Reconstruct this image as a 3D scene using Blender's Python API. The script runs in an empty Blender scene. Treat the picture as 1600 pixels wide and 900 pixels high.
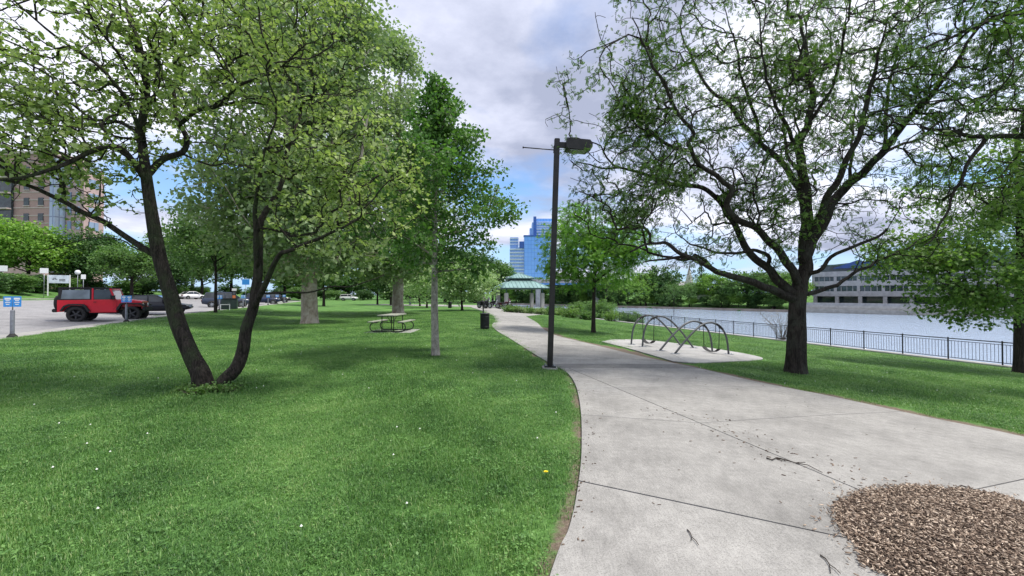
import bpy, bmesh, math, random
import numpy as np
from mathutils import Vector, Matrix, Quaternion, noise as mnoise
from mathutils.geometry import delaunay_2d_cdt
R = math.radians
rng = np.random.default_rng(7)
random.seed(7)
sc = bpy.context.scene
COL = sc.collection

# ------------------------------------------------------------------ camera
FPX, CAMH, HOR = 680.0, 1.7, 460.0
PITCH = math.atan((HOR - 450) / FPX)
cam_d = bpy.data.cameras.new('camera')
cam_d.sensor_width = 36.0
cam_d.lens = 36.0 * FPX / 1600.0
cam_d.clip_start = 0.05
cam_d.clip_end = 3000
cam = bpy.data.objects.new('camera', cam_d)
cam.location = (0, 0, CAMH)
cam.rotation_euler = (R(90) + PITCH, 0, 0)
COL.objects.link(cam)
sc.camera = cam

# ------------------------------------------------------------------ light
SUN_EL, SUN_AZ = R(64), R(92)           # azimuth measured from +Y towards +X
sunv = Vector((math.sin(SUN_AZ) * math.cos(SUN_EL), math.cos(SUN_AZ) * math.cos(SUN_EL), math.sin(SUN_EL)))
sl = bpy.data.lights.new('sun', 'SUN')
sl.energy = 3.3
sl.angle = R(8)
sl.color = (1.0, 0.95, 0.87)
so = bpy.data.objects.new('sun', sl)
so.rotation_euler = (-sunv).to_track_quat('-Z', 'Y').to_euler()
so.location = (0, 0, 60)
COL.objects.link(so)

world = bpy.data.worlds.new('World')
sc.world = world
world.use_nodes = True
wt = world.node_tree
wt.nodes.clear()


def N(t, typ, **kw):
    n = t.nodes.new(typ)
    for k, v in kw.items():
        if hasattr(n, k):
            setattr(n, k, v)
        else:
            n.inputs[k.replace('_', ' ')].default_value = v
    return n


def LK(t, a, b):
    t.links.new(a, b)


def ramp(t, stops, fac=None):
    n = t.nodes.new('ShaderNodeValToRGB')
    e = n.color_ramp.elements
    while len(e) < len(stops):
        e.new(0.5)
    for i, (p, c) in enumerate(stops):
        e[i].position = p
        e[i].color = (*c, 1) if len(c) == 3 else c
    if fac is not None:
        LK(t, fac, n.inputs['Fac'])
    return n


def mathn(t, op, a, b=None, c=None):
    n = t.nodes.new('ShaderNodeMath')
    n.operation = op
    for i, x in enumerate((a, b, c)):
        if x is None:
            continue
        if isinstance(x, (int, float)):
            n.inputs[i].default_value = x
        else:
            LK(t, x, n.inputs[i])
    return n.outputs[0]


def mixc(t, fac, a, b, mode='MIX'):
    n = t.nodes.new('ShaderNodeMix')
    n.data_type = 'RGBA'
    n.blend_type = mode
    n.clamp_factor = True
    for sock, x in ((n.inputs[0], fac), (n.inputs[6], a), (n.inputs[7], b)):
        if isinstance(x, (int, float)):
            sock.default_value = x
        elif isinstance(x, tuple):
            sock.default_value = (*x, 1) if len(x) == 3 else x
        else:
            LK(t, x, sock)
    return n.outputs[2]


def build_world():
    t = wt
    sky = N(t, 'ShaderNodeTexSky', sky_type='NISHITA', sun_disc=False)
    sky.sun_elevation = SUN_EL
    sky.sun_rotation = SUN_AZ
    sky.altitude = 200
    sky.air_density = 1.0
    sky.dust_density = 0.15
    sky.ozone_density = 2.0
    co = N(t, 'ShaderNodeTexCoord')
    sep = N(t, 'ShaderNodeSeparateXYZ')
    LK(t, co.outputs['Generated'], sep.inputs[0])
    # cloud layer seen from below: project the direction on a flat deck
    den = mathn(t, 'ADD', mathn(t, 'MAXIMUM', sep.outputs[2], 0.0), 0.16)
    cx = mathn(t, 'DIVIDE', sep.outputs[0], den)
    cy = mathn(t, 'DIVIDE', sep.outputs[1], den)
    cmb = N(t, 'ShaderNodeCombineXYZ')
    LK(t, cx, cmb.inputs[0]); LK(t, cy, cmb.inputs[1])
    cmb.inputs[2].default_value = 3.7
    n1 = N(t, 'ShaderNodeTexNoise', Scale=0.95, Detail=7.0, Roughness=0.52, Distortion=0.25)
    n2 = N(t, 'ShaderNodeTexNoise', Scale=0.62, Detail=4.0, Roughness=0.5, Distortion=0.3)
    n3 = N(t, 'ShaderNodeTexNoise', Scale=3.2, Detail=6.0, Roughness=0.6)
    mp = N(t, 'ShaderNodeMapping')
    mp.inputs['Location'].default_value = (5.3, 1.4, 0)
    LK(t, cmb.outputs[0], mp.inputs[0])
    for n in (n1, n3):
        LK(t, cmb.outputs[0], n.inputs['Vector'])
    LK(t, mp.outputs[0], n2.inputs['Vector'])
    # coverage: thick overhead, broken towards the horizon
    elev = ramp(t, [(0.0, (0.30,) * 3), (0.12, (0.10,) * 3), (0.26, (0.05,) * 3), (0.42, (-0.0,) * 3)], sep.outputs[2])
    dens = mathn(t, 'SUBTRACT', mathn(t, 'ADD', n1.outputs['Fac'], 0.12), mathn(t, 'MULTIPLY', elev.outputs[0], 0.55))
    mask = ramp(t, [(0.44, (0,) * 3), (0.60, (1,) * 3)], dens)
    shade = mathn(t, 'ADD', mathn(t, 'MULTIPLY', n2.outputs['Fac'], 0.72), mathn(t, 'MULTIPLY', n3.outputs['Fac'], 0.28))
    ccol = ramp(t, [(0.38, (8.4, 8.5, 9.2)), (0.50, (6.0, 6.25, 7.5)), (0.63, (3.0, 3.3, 4.4))], shade)
    # moist air low down: pale blue instead of the clean-air horizon
    low = ramp(t, [(0.0, (1,) * 3), (0.10, (.55,) * 3), (0.30, (0,) * 3)], sep.outputs[2])
    blue = mixc(t, low.outputs[0], mixc(t, 1.0, sky.outputs[0], (.82, 1.06, 1.30), 'MULTIPLY'), (3.6, 5.0, 7.0))
    col = mixc(t, mask.outputs[0], blue, ccol.outputs[0])
    bg = N(t, 'ShaderNodeBackground')
    bg.inputs['Strength'].default_value = 0.11
    LK(t, col, bg.inputs['Color'])
    out = N(t, 'ShaderNodeOutputWorld')
    LK(t, bg.outputs[0], out.inputs[0])


build_world()
sc.view_settings.view_transform = 'Standard'
sc.view_settings.look = 'None'
sc.view_settings.exposure = 0.52
sc.view_settings.gamma = 1.0
sc.view_settings.use_curve_mapping = False
sc.render.engine = 'CYCLES'
sc.cycles.use_denoising = True
sc.cycles.max_bounces = 8
sc.cycles.transparent_max_bounces = 8
sc.cycles.sample_clamp_indirect = 6.0

# ------------------------------------------------------------------ ground shape
def smooth(t):
    t = np.clip(t, 0, 1)
    return t * t * (3 - 2 * t)


BANK, KERB = 28.2, 10.1     # bank: x+.29y ; kerb: -(x+KY(y)), bending a little far off
LOT = KERB + 1.1


def KY(y):
    return .42 * np.minimum(y, 30) + .345 * np.maximum(np.asarray(y, float) - 30, 0)


def G(x, y):
    x = np.asarray(x, float); y = np.asarray(y, float)
    p = x + .29 * y
    k = -(x + KY(y))
    p0 = 3 + np.clip(y - 20, 0, None) * .25
    p0 = np.minimum(p0, 18)
    t = np.clip((p - p0) / (27.5 - p0), 0, 1)
    g = -1.6 * t ** 1.3
    g = g + .3 * smooth((k - 3) / 7)
    g = g + .07 * np.exp(-((x + 5.5) ** 2 + (y - 8.1) ** 2) / .9)
    g = g + .03 * np.sin(x * .5 + 1.2) * np.sin(y * .37) * smooth((-x - 1) / 4) * smooth((9 - k) / 3)
    # car park and rising ground beyond it
    g = np.where(k > LOT - .1, .12, g)
    g = np.where(k > LOT, .12 + (np.minimum(k, 38) - LOT) / 26 * .85, g)
    g = np.where(k > 38.0, 1.0 + .12 + np.minimum((k - 38) * .16, 1.5), g)
    # river bed and far bank
    g = np.where(p > BANK + .25, -4.5, g)
    f = (x - 41) * .765 + (y - 139) * .645
    g = np.where((f > 0) & (p > BANK), -2.0 + np.minimum(f * .12, 4.0), g)
    return g


def ray(u, v):
    a, b = (u - 800) / FPX, -(v - 450) / FPX
    c, s = math.cos(PITCH), math.sin(PITCH)
    d = Vector((a, c - s * b, s + c * b))
    return d / d.y


def at(u, v, d):
    r = ray(u, v)
    return Vector((r.x * d, d, CAMH + r.z * d))


def P(u, v):
    """where the sight line through a point of the photo meets the ground"""
    r = ray(u, v)
    ds = np.concatenate([np.arange(1, 40, .02), np.arange(40, 400, .1)])
    h = CAMH + r.z * ds - G(r.x * ds, ds)
    i = np.argmax(h < 0) if (h < 0).any() else len(ds) - 1
    d = ds[i]
    return Vector((r.x * d, d, float(G(r.x * d, d))))


# ------------------------------------------------------------------ object helpers
def tag(o, label=None, cat=None, group=None, kind=None):
    if label: o['label'] = label
    if cat: o['category'] = cat
    if group: o['group'] = group
    if kind: o['kind'] = kind
    return o


def thing(name, label, cat, loc=(0, 0, 0), rz=0.0, group=None, scale=1.0):
    o = bpy.data.objects.new(name, None)
    o.empty_display_size = .2
    COL.objects.link(o)
    o.location = loc
    o.rotation_euler = (0, 0, rz)
    o.scale = (scale,) * 3
    return tag(o, label, cat, group)


def link(name, me, parent=None, loc=None, rot=None, m=None, scale=None):
    o = bpy.data.objects.new(name, me)
    COL.objects.link(o)
    if m is not None and not me.materials:
        me.materials.append(m)
    if parent is not None: o.parent = parent
    if loc is not None: o.location = loc
    if rot is not None: o.rotation_euler = rot
    if scale is not None: o.scale = scale if hasattr(scale, '__len__') else (scale,) * 3
    return o


def copy_tree(o, parent=None):
    c = o.copy()
    COL.objects.link(c)
    c.parent = parent
    for ch in list(o.children):
        copy_tree(ch, c)
    return c


class MB:
    def __init__(s):
        s.v, s.f, s.sm = [], [], []

    def add(s, vs, fs, smo=False):
        o = len(s.v)
        s.v += [tuple(q) for q in vs]
        s.f += [tuple(i + o for i in q) for q in fs]
        s.sm += [smo] * len(fs)
        return s

    def box(s, x0, x1, y0, y1, z0, z1, M=None, bev=0.0):
        if bev > 0:
            bm = bmesh.new()
            bmesh.ops.create_cube(bm, size=1)
            for q in bm.verts:
                q.co = Vector(((x0 + x1) / 2 + q.co.x * (x1 - x0), (y0 + y1) / 2 + q.co.y * (y1 - y0), (z0 + z1) / 2 + q.co.z * (z1 - z0)))
            bmesh.ops.bevel(bm, geom=bm.edges[:], offset=bev, segments=2, affect='EDGES')
            bm.verts.index_update()
            vs = [q.co.copy() for q in bm.verts]
            fs = [[q.index for q in f.verts] for f in bm.faces]
            bm.free()
        else:
            vs = [Vector((x, y, z)) for z in (z0, z1) for y in (y0, y1) for x in (x0, x1)]
            fs = [(0, 2, 3, 1), (4, 5, 7, 6), (0, 1, 5, 4), (2, 6, 7, 3), (0, 4, 6, 2), (1, 3, 7, 5)]
        if M is not None: vs = [M @ q for q in vs]
        return s.add(vs, fs)

    def tube(s, pts, r, n=8, caps=True, smo=True, rs=None):
        pts = [Vector(q) for q in pts]
        rings = []
        ref = None
        for i, q in enumerate(pts):
            a = pts[max(i - 1, 0)]; b = pts[min(i + 1, len(pts) - 1)]
            t = (b - a).normalized()
            if ref is None:
                ref = Vector((0, 0, 1)) if abs(t.z) < .9 else Vector((1, 0, 0))
            e1 = (ref - t * ref.dot(t)).normalized()
            ref = e1
            e2 = t.cross(e1)
            rr = rs[i] if rs else r
            rings.append([q + (e1 * math.cos(2 * math.pi * j / n) + e2 * math.sin(2 * math.pi * j / n)) * rr for j in range(n)])
        vs = [q for g in rings for q in g]
        fs = []
        for i in range(len(pts) - 1):
            for j in range(n):
                k = (j + 1) % n
                fs.append((i * n + j, i * n + k, (i + 1) * n + k, (i + 1) * n + j))
        s.add(vs, fs, smo)
        if caps:
            o = len(s.v) - len(vs)
            s.f.append(tuple(o + j for j in reversed(range(n)))); s.sm.append(False)
            s.f.append(tuple(o + (len(pts) - 1) * n + j for j in range(n))); s.sm.append(False)
        return s

    def lathe(s, prof, n=20, M=None, smo=True):
        """prof: list of (r, z) about the z axis"""
        vs = [Vector((r * math.cos(2 * math.pi * j / n), r * math.sin(2 * math.pi * j / n), z)) for r, z in prof for j in range(n)]
        if M is not None: vs = [M @ q for q in vs]
        fs = []
        for i in range(len(prof) - 1):
            for j in range(n):
                k = (j + 1) % n
                fs.append((i * n + j, i * n + k, (i + 1) * n + k, (i + 1) * n + j))
        return s.add(vs, fs, smo)

    def prism(s, poly, d0, d1, axis='y', M=None):
        """poly of 2-d points extruded along an axis"""
        n = len(poly)
        def mk(a, b, d):
            return Vector((a, d, b)) if axis == 'y' else (Vector((a, b, d)) if axis == 'z' else Vector((d, a, b)))
        vs = [mk(a, b, d0) for a, b in poly] + [mk(a, b, d1) for a, b in poly]
        if M is not None: vs = [M @ q for q in vs]
        fs = [tuple(range(n)), tuple(reversed(range(n, 2 * n)))]
        for i in range(n):
            j = (i + 1) % n
            fs.append((i, i + n, j + n, j))
        return s.add(vs, fs)

    def mesh(s, name='mesh'):
        me = bpy.data.meshes.new(name)
        me.from_pydata(s.v, [], s.f)
        me.polygons.foreach_set('use_smooth', s.sm)
        bm = bmesh.new(); bm.from_mesh(me)
        bmesh.ops.recalc_face_normals(bm, faces=bm.faces[:])
        bm.to_mesh(me); bm.free()
        me.update()
        return me

    def build(s, name, m, parent=None, **kw):
        return link(name, s.mesh(name), parent, m=m, **kw)


def tri_mesh(name, V, F, rnd=None, smo=False):
    me = bpy.data.meshes.new(name)
    V = np.asarray(V, np.float32); F = np.asarray(F, np.int32)
    me.vertices.add(len(V)); me.vertices.foreach_set('co', V.ravel())
    nl = F.size; k = F.shape[1]
    me.loops.add(nl); me.loops.foreach_set('vertex_index', F.ravel())
    me.polygons.add(len(F))
    me.polygons.foreach_set('loop_start', np.arange(0, nl, k, dtype=np.int32))
    if smo: me.polygons.foreach_set('use_smooth', np.ones(len(F), bool))
    if rnd is not None:
        a = me.attributes.new('rnd', 'FLOAT', 'POINT')
        a.data.foreach_set('value', np.asarray(rnd, np.float32))
    me.update(calc_edges=True)
    me.validate()
    return me


# ------------------------------------------------------------------ materials
def newmat(name):
    m = bpy.data.materials.new(name)
    m.use_nodes = True
    t = m.node_tree
    t.nodes.clear()
    o = t.nodes.new('ShaderNodeOutputMaterial')
    b = t.nodes.new('ShaderNodeBsdfPrincipled')
    LK(t, b.outputs[0], o.inputs[0])
    return m, t, b, o


def mat(name, c, rough=.6, var=.12, scale=4.0, metal=0.0, bump=0.0, bscale=30.0, spec=.5, c2=None, coat=0.0, grain=0.0, gscale=150.0):
    """plain procedural surface: two noises drive colour, roughness and relief"""
    m, t, b, o = newmat(name)
    co = N(t, 'ShaderNodeTexCoord')
    n = N(t, 'ShaderNodeTexNoise', Scale=scale, Detail=5.0, Roughness=.6)
    LK(t, co.outputs['Object'], n.inputs['Vector'])
    lo = tuple(max(0, x * (1 - var * 1.6)) for x in c) if c2 is None else c2
    hi = tuple(min(1, x * (1 + var * 1.2)) for x in c)
    rp = ramp(t, [(.3, lo), (.68, hi)], n.outputs['Fac'])
    col = rp.outputs[0]
    if grain > 0:
        g = N(t, 'ShaderNodeTexNoise', Scale=gscale, Detail=2.0)
        LK(t, co.outputs['Object'], g.inputs['Vector'])
        gr = ramp(t, [(.3, (1 - grain,) * 3), (.7, (1 + grain * .6,) * 3)], g.outputs['Fac'])
        col = mixc(t, 1.0, col, gr.outputs[0], 'MULTIPLY')
    LK(t, col, b.inputs['Base Color'])
    rr = N(t, 'ShaderNodeMapRange')
    LK(t, n.outputs['Fac'], rr.inputs[0])
    rr.inputs[3].default_value = max(0.02, rough - .08); rr.inputs[4].default_value = min(1, rough + .08)
    LK(t, rr.outputs[0], b.inputs['Roughness'])
    b.inputs['Metallic'].default_value = metal
    b.inputs['Specular IOR Level'].default_value = spec
    b.inputs['Coat Weight'].default_value = coat
    b.inputs['Coat Roughness'].default_value = .05
    if bump > 0:
        bn = N(t, 'ShaderNodeTexNoise', Scale=bscale, Detail=4.0, Roughness=.65)
        LK(t, co.outputs['Object'], bn.inputs['Vector'])
        bp = N(t, 'ShaderNodeBump', Strength=bump, Distance=.02)
        LK(t, bn.outputs['Fac'], bp.inputs['Height'])
        LK(t, bp.outputs[0], b.inputs['Normal'])
    return m


def leafmat(name, dark, mid, light, trans=.38, gloss=.35, mixw=.5):
    m, t, b, o = newmat(name)
    at_ = N(t, 'ShaderNodeAttribute'); at_.attribute_name = 'rnd'
    oi = N(t, 'ShaderNodeObjectInfo')
    ge = N(t, 'ShaderNodeNewGeometry')
    nz = N(t, 'ShaderNodeTexNoise', Scale=.9, Detail=2.0)
    LK(t, ge.outputs['Position'], nz.inputs['Vector'])
    f = mathn(t, 'ADD', mathn(t, 'MULTIPLY', at_.outputs['Fac'], mixw), mathn(t, 'MULTIPLY', mathn(t, 'ADD', nz.outputs['Fac'], mathn(t, 'MULTIPLY', oi.outputs['Random'], .25)), 1 - mixw))
    rp = ramp(t, [(.12, dark), (.5, mid), (.92, light)], f)
    LK(t, rp.outputs[0], b.inputs['Base Color'])
    b.inputs['Roughness'].default_value = .5
    b.inputs['Specular IOR Level'].default_value = gloss
    tr = N(t, 'ShaderNodeBsdfTranslucent')
    tc = mixc(t, 1.0, rp.outputs[0], (1.0, 1.15, .55), 'MULTIPLY')
    LK(t, tc, tr.inputs['Color'])
    ms = N(t, 'ShaderNodeMixShader')
    ms.inputs[0].default_value = trans
    LK(t, b.outputs[0], ms.inputs[1]); LK(t, tr.outputs[0], ms.inputs[2])
    LK(t, ms.outputs[0], o.inputs[0])
    return m


def barkmat(name, c, c2, scale=6.0, moss=None, patch=False):
    m, t, b, o = newmat(name)
    co = N(t, 'ShaderNodeTexCoord')
    mp = N(t, 'ShaderNodeMapping')
    mp.inputs['Scale'].default_value = (1, 1, .22 if not patch else .7)
    LK(t, co.outputs['Object'], mp.inputs[0])
    n = N(t, 'ShaderNodeTexNoise', Scale=scale * 3, Detail=7.0, Roughness=.7, Distortion=.6)
    LK(t, mp.outputs[0], n.inputs['Vector'])
    v = N(t, 'ShaderNodeTexVoronoi', Scale=scale * 4, feature='DISTANCE_TO_EDGE')
    LK(t, mp.outputs[0], v.inputs['Vector'])
    rp = ramp(t, [(.36, c2), (.62, c)], n.outputs['Fac'])
    col = rp.outputs[0]
    if moss:
        n2 = N(t, 'ShaderNodeTexNoise', Scale=2.6, Detail=6.0, Roughness=.7)
        LK(t, co.outputs['Object'], n2.inputs['Vector'])
        mk = ramp(t, [(.48, (0,) * 3), (.62, (1,) * 3)], n2.outputs['Fac'])
        col = mixc(t, mk.outputs[0], col, moss)
    LK(t, col, b.inputs['Base Color'])
    b.inputs['Roughness'].default_value = .9
    b.inputs['Specular IOR Level'].default_value = .2
    h = mathn(t, 'ADD', n.outputs['Fac'], mathn(t, 'MULTIPLY', mathn(t, 'MINIMUM', v.outputs['Distance'], .25), 2.0 if not patch else .3))
    bp = N(t, 'ShaderNodeBump', Strength=.9, Distance=.035 if not patch else .012)
    LK(t, h, bp.inputs['Height']); LK(t, bp.outputs[0], b.inputs['Normal'])
    return m


def grass_colour(t, pos, rndsock):
    big = N(t, 'ShaderNodeTexNoise', Scale=.55, Detail=5.0, Roughness=.62)
    mid = N(t, 'ShaderNodeTexNoise', Scale=2.3, Detail=4.0, Roughness=.65)
    LK(t, pos, big.inputs['Vector']); LK(t, pos, mid.inputs['Vector'])
    f = mathn(t, 'ADD', mathn(t, 'MULTIPLY_ADD', big.outputs['Fac'], 1.0, -.25), mathn(t, 'MULTIPLY_ADD', mid.outputs['Fac'], .34, 0.0))
    if rndsock is not None:
        f = mathn(t, 'ADD', f, mathn(t, 'MULTIPLY', mathn(t, 'SUBTRACT', rndsock, .5), .62))
    return ramp(t, [(.14, (.046, .118, .034)), (.40, (.122, .262, .068)), (.62, (.205, .375, .105)), (.88, (.42, .50, .23))], f).outputs[0]


def make_lawn_mat():
    m, t, b, o = newmat('lawn_ground')
    ge = N(t, 'ShaderNodeNewGeometry')
    col = grass_colour(t, ge.outputs['Position'], None)
    mp = N(t, 'ShaderNodeMapping'); mp.inputs['Scale'].default_value = (1, 1, .2)
    LK(t, ge.outputs['Position'], mp.inputs[0])
    fine = N(t, 'ShaderNodeTexNoise', Scale=26.0, Detail=6.0, Roughness=.75)
    LK(t, mp.outputs[0], fine.inputs['Vector'])
    fr = ramp(t, [(.3, (.45,) * 3), (.7, (1.0,) * 3)], fine.outputs['Fac'])
    col = mixc(t, 1.0, col, fr.outputs[0], 'MULTIPLY')
    a = N(t, 'ShaderNodeAttribute'); a.attribute_name = 'soil'
    sn = N(t, 'ShaderNodeTexNoise', Scale=7.0, Detail=5.0, Roughness=.7)
    LK(t, ge.outputs['Position'], sn.inputs['Vector'])
    sm = ramp(t, [(.52, (0,) * 3), (.66, (1,) * 3)], mathn(t, 'ADD', mathn(t, 'MULTIPLY', a.outputs['Fac'], .55), mathn(t, 'MULTIPLY', sn.outputs['Fac'], .5)))
    soil = ramp(t, [(.3, (.10, .075, .055)), (.7, (.26, .21, .165))], fine.outputs['Fac'])
    col = mixc(t, sm.outputs[0], col, soil.outputs[0])
    LK(t, col, b.inputs['Base Color'])
    b.inputs['Roughness'].default_value = .95
    b.inputs['Specular IOR Level'].default_value = .1
    bp = N(t, 'ShaderNodeBump', Strength=.6, Distance=.05)
    LK(t, fine.outputs['Fac'], bp.inputs['Height']); LK(t, bp.outputs[0], b.inputs['Normal'])
    return m


def make_blade_mat():
    m, t, b, o = newmat('grass_blade')
    ge = N(t, 'ShaderNodeNewGeometry')
    a = N(t, 'ShaderNodeAttribute'); a.attribute_name = 'rnd'
    col = grass_colour(t, ge.outputs['Position'], a.outputs['Fac'])
    LK(t, col, b.inputs['Base Color'])
    b.inputs['Roughness'].default_value = .45
    b.inputs['Specular IOR Level'].default_value = .35
    tr = N(t, 'ShaderNodeBsdfTranslucent')
    LK(t, mixc(t, 1.0, col, (1.0, 1.1, .6), 'MULTIPLY'), tr.inputs['Color'])
    ms = N(t, 'ShaderNodeMixShader'); ms.inputs[0].default_value = .35
    LK(t, b.outputs[0], ms.inputs[1]); LK(t, tr.outputs[0], ms.inputs[2])
    LK(t, ms.outputs[0], o.inputs[0])
    return m


def make_concrete(name, base=.40, tint=(1.0, 1.0, .985), speck=.28, blotch=.2):
    m, t, b, o = newmat(name)
    ge = N(t, 'ShaderNodeNewGeometry')
    oi = N(t, 'ShaderNodeObjectInfo')
    n1 = N(t, 'ShaderNodeTexNoise', Scale=1.1, Detail=7.0, Roughness=.68)
    n2 = N(t, 'ShaderNodeTexNoise', Scale=115.0, Detail=3.0, Roughness=.7)
    n3 = N(t, 'ShaderNodeTexNoise', Scale=9.0, Detail=5.0, Roughness=.7)
    mp = N(t, 'ShaderNodeMapping'); mp.inputs['Scale'].default_value = (1, .14, 1); mp.inputs['Rotation'].default_value = (0, 0, 1.25)
    LK(t, ge.outputs['Position'], mp.inputs[0])
    n4 = N(t, 'ShaderNodeTexNoise', Scale=60.0, Detail=2.0)
    for n in (n1, n2, n3): LK(t, ge.outputs['Position'], n.inputs['Vector'])
    LK(t, mp.outputs[0], n4.inputs['Vector'])
    c1 = tuple(base * x for x in tint)
    r1 = ramp(t, [(.3, tuple(x * (1 - blotch * 1.5) for x in c1)), (.55, c1), (.75, tuple(x * (1 + blotch * .6) for x in c1))], n1.outputs['Fac'])
    r2 = ramp(t, [(.30, (1 - speck * 1.6,) * 3), (.5, (1,) * 3), (.72, (1 + speck * .55,) * 3)], n2.outputs['Fac'])
    r3 = ramp(t, [(.30, (.83,) * 3), (.6, (1.05,) * 3)], n3.outputs['Fac'])
    r4 = ramp(t, [(.3, (.92,) * 3), (.7, (1.05,) * 3)], n4.outputs['Fac'])
    col = mixc(t, 1.0, r1.outputs[0], r2.outputs[0], 'MULTIPLY')
    col = mixc(t, 1.0, col, r3.outputs[0], 'MULTIPLY')
    col = mixc(t, 1.0, col, r4.outputs[0], 'MULTIPLY')
    ob = ramp(t, [(0, (.90,) * 3), (1, (1.07,) * 3)], oi.outputs['Random'])
    col = mixc(t, 1.0, col, ob.outputs[0], 'MULTIPLY')
    LK(t, col, b.inputs['Base Color'])
    b.inputs['Roughness'].default_value = .85
    b.inputs['Specular IOR Level'].default_value = .3
    bp = N(t, 'ShaderNodeBump', Strength=.5, Distance=.006)
    LK(t, mathn(t, 'ADD', n2.outputs['Fac'], n4.outputs['Fac']), bp.inputs['Height'])
    LK(t, bp.outputs[0], b.inputs['Normal'])
    return m


def make_water():
    m, t, b, o = newmat('river_water')
    ge = N(t, 'ShaderNodeNewGeometry')
    mp = N(t, 'ShaderNodeMapping')
    mp.inputs['Rotation'].default_value = (0, 0, R(16)); mp.inputs['Scale'].default_value = (.55, 1.0, 1)
    LK(t, ge.outputs['Position'], mp.inputs[0])
    w1 = N(t, 'ShaderNodeTexNoise', Scale=1.9, Detail=6.0, Roughness=.72, Distortion=.5)
    w2 = N(t, 'ShaderNodeTexNoise', Scale=.28, Detail=3.0)
    LK(t, mp.outputs[0], w1.inputs['Vector']); LK(t, mp.outputs[0], w2.inputs['Vector'])
    h = mathn(t, 'ADD', w1.outputs['Fac'], mathn(t, 'MULTIPLY', w2.outputs['Fac'], .9))
    bp = N(t, 'ShaderNodeBump', Strength=1.0, Distance=.12)
    LK(t, h, bp.inputs['Height']); LK(t, bp.outputs[0], b.inputs['Normal'])
    b.inputs['Base Color'].default_value = (.36, .46, .60, 1)
    b.inputs['Roughness'].default_value = .06
    b.inputs['IOR'].default_value = 1.45
    b.inputs['Specular IOR Level'].default_value = .5
    return m


def make_curtain(name, c1, c2, w, h, rough=.08):
    """blue curtain wall: panes and thin mullions too far away to model"""
    m, t, b, o = newmat(name)
    co = N(t, 'ShaderNodeTexCoord')
    sp = N(t, 'ShaderNodeSeparateXYZ'); LK(t, co.outputs['Object'], sp.inputs[0])
    cm = N(t, 'ShaderNodeCombineXYZ')
    LK(t, mathn(t, 'ADD', sp.outputs[0], sp.outputs[1]), cm.inputs[0]); LK(t, sp.outputs[2], cm.inputs[1])
    bk = N(t, 'ShaderNodeTexBrick', offset=0.0)
    bk.inputs['Scale'].default_value = 1.0
    bk.inputs['Brick Width'].default_value = w; bk.inputs['Row Height'].default_value = h
    bk.inputs['Mortar Size'].default_value = .12
    bk.inputs['Color1'].default_value = (*c1, 1); bk.inputs['Color2'].default_value = (*c2, 1)
    bk.inputs['Mortar'].default_value = (c1[0] * .6, c1[1] * .6, c1[2] * .65, 1)
    LK(t, cm.outputs[0], bk.inputs['Vector'])
    LK(t, bk.outputs['Color'], b.inputs['Base Color'])
    b.inputs['Roughness'].default_value = rough
    b.inputs['Metallic'].default_value = .35
    b.inputs['Specular IOR Level'].default_value = .8
    return m


def make_brick(name, c1, c2, mortar, w=.24, h=.08):
    m, t, b, o = newmat(name)
    co = N(t, 'ShaderNodeTexCoord')
    sp = N(t, 'ShaderNodeSeparateXYZ'); LK(t, co.outputs['Object'], sp.inputs[0])
    cm = N(t, 'ShaderNodeCombineXYZ')
    LK(t, mathn(t, 'ADD', sp.outputs[0], sp.outputs[1]), cm.inputs[0]); LK(t, sp.outputs[2], cm.inputs[1])
    bk = N(t, 'ShaderNodeTexBrick')
    bk.inputs['Scale'].default_value = 1.0
    bk.inputs['Brick Width'].default_value = w; bk.inputs['Row Height'].default_value = h
    bk.inputs['Mortar Size'].default_value = .008
    for k_, c in (('Color1', c1), ('Color2', c2), ('Mortar', mortar)): bk.inputs[k_].default_value = (*c, 1)
    LK(t, cm.outputs[0], bk.inputs['Vector'])
    LK(t, bk.outputs['Color'], b.inputs['Base Color'])
    b.inputs['Roughness'].default_value = .9
    return m


def make_glass(name, c=(.05, .06, .07), rough=.04):
    m, t, b, o = newmat(name)
    co = N(t, 'ShaderNodeTexCoord')
    n = N(t, 'ShaderNodeTexNoise', Scale=1.4, Detail=2.0)
    LK(t, co.outputs['Object'], n.inputs['Vector'])
    rp = ramp(t, [(.3, tuple(x * .6 for x in c)), (.7, tuple(x * 1.6 for x in c))], n.outputs['Fac'])
    LK(t, rp.outputs[0], b.inputs['Base Color'])
    b.inputs['Roughness'].default_value = rough
    b.inputs['Specular IOR Level'].default_value = .6
    return m


M = {}
M['lawn'] = make_lawn_mat()
M['blade'] = make_blade_mat()
M['concrete'] = make_concrete('path_concrete', .325, (1.03, 1.0, .94))
M['concrete_dark'] = make_concrete('aggregate_concrete', .22, (1.0, .98, .94), .5)
M['concrete_pad'] = make_concrete('pad_concrete', .42, (1.0, .985, .95), .2)
M['filler'] = mat('joint_filler', (.05, .045, .04), .95, .3, 20)
M['asphalt'] = make_concrete('worn_asphalt', .30, (1.0, .98, .99), .3, .22)
M['water'] = make_water()
M['black_metal'] = mat('black_painted_metal', (.014, .015, .017), .5, .3, 6, metal=.3, bump=.1, bscale=60)
M['dark_bronze'] = mat('dark_bronze_paint', (.022, .02, .019), .45, .3, 5, metal=.4)
M['steel'] = mat('galvanised_steel', (.33, .35, .37), .42, .15, 9, metal=.8)
M['arch_grey'] = mat('weathered_grey_tube', (.095, .10, .105), .5, .25, 7, metal=.4, bump=.08)
M['rubber'] = mat('black_rubber', (.018, .018, .018), .8, .25, 12)
M['chip'] = leafmat('wood_chip', (.085, .058, .042), (.28, .205, .15), (.60, .49, .38), trans=0.0, gloss=.2, mixw=.85)

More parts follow.
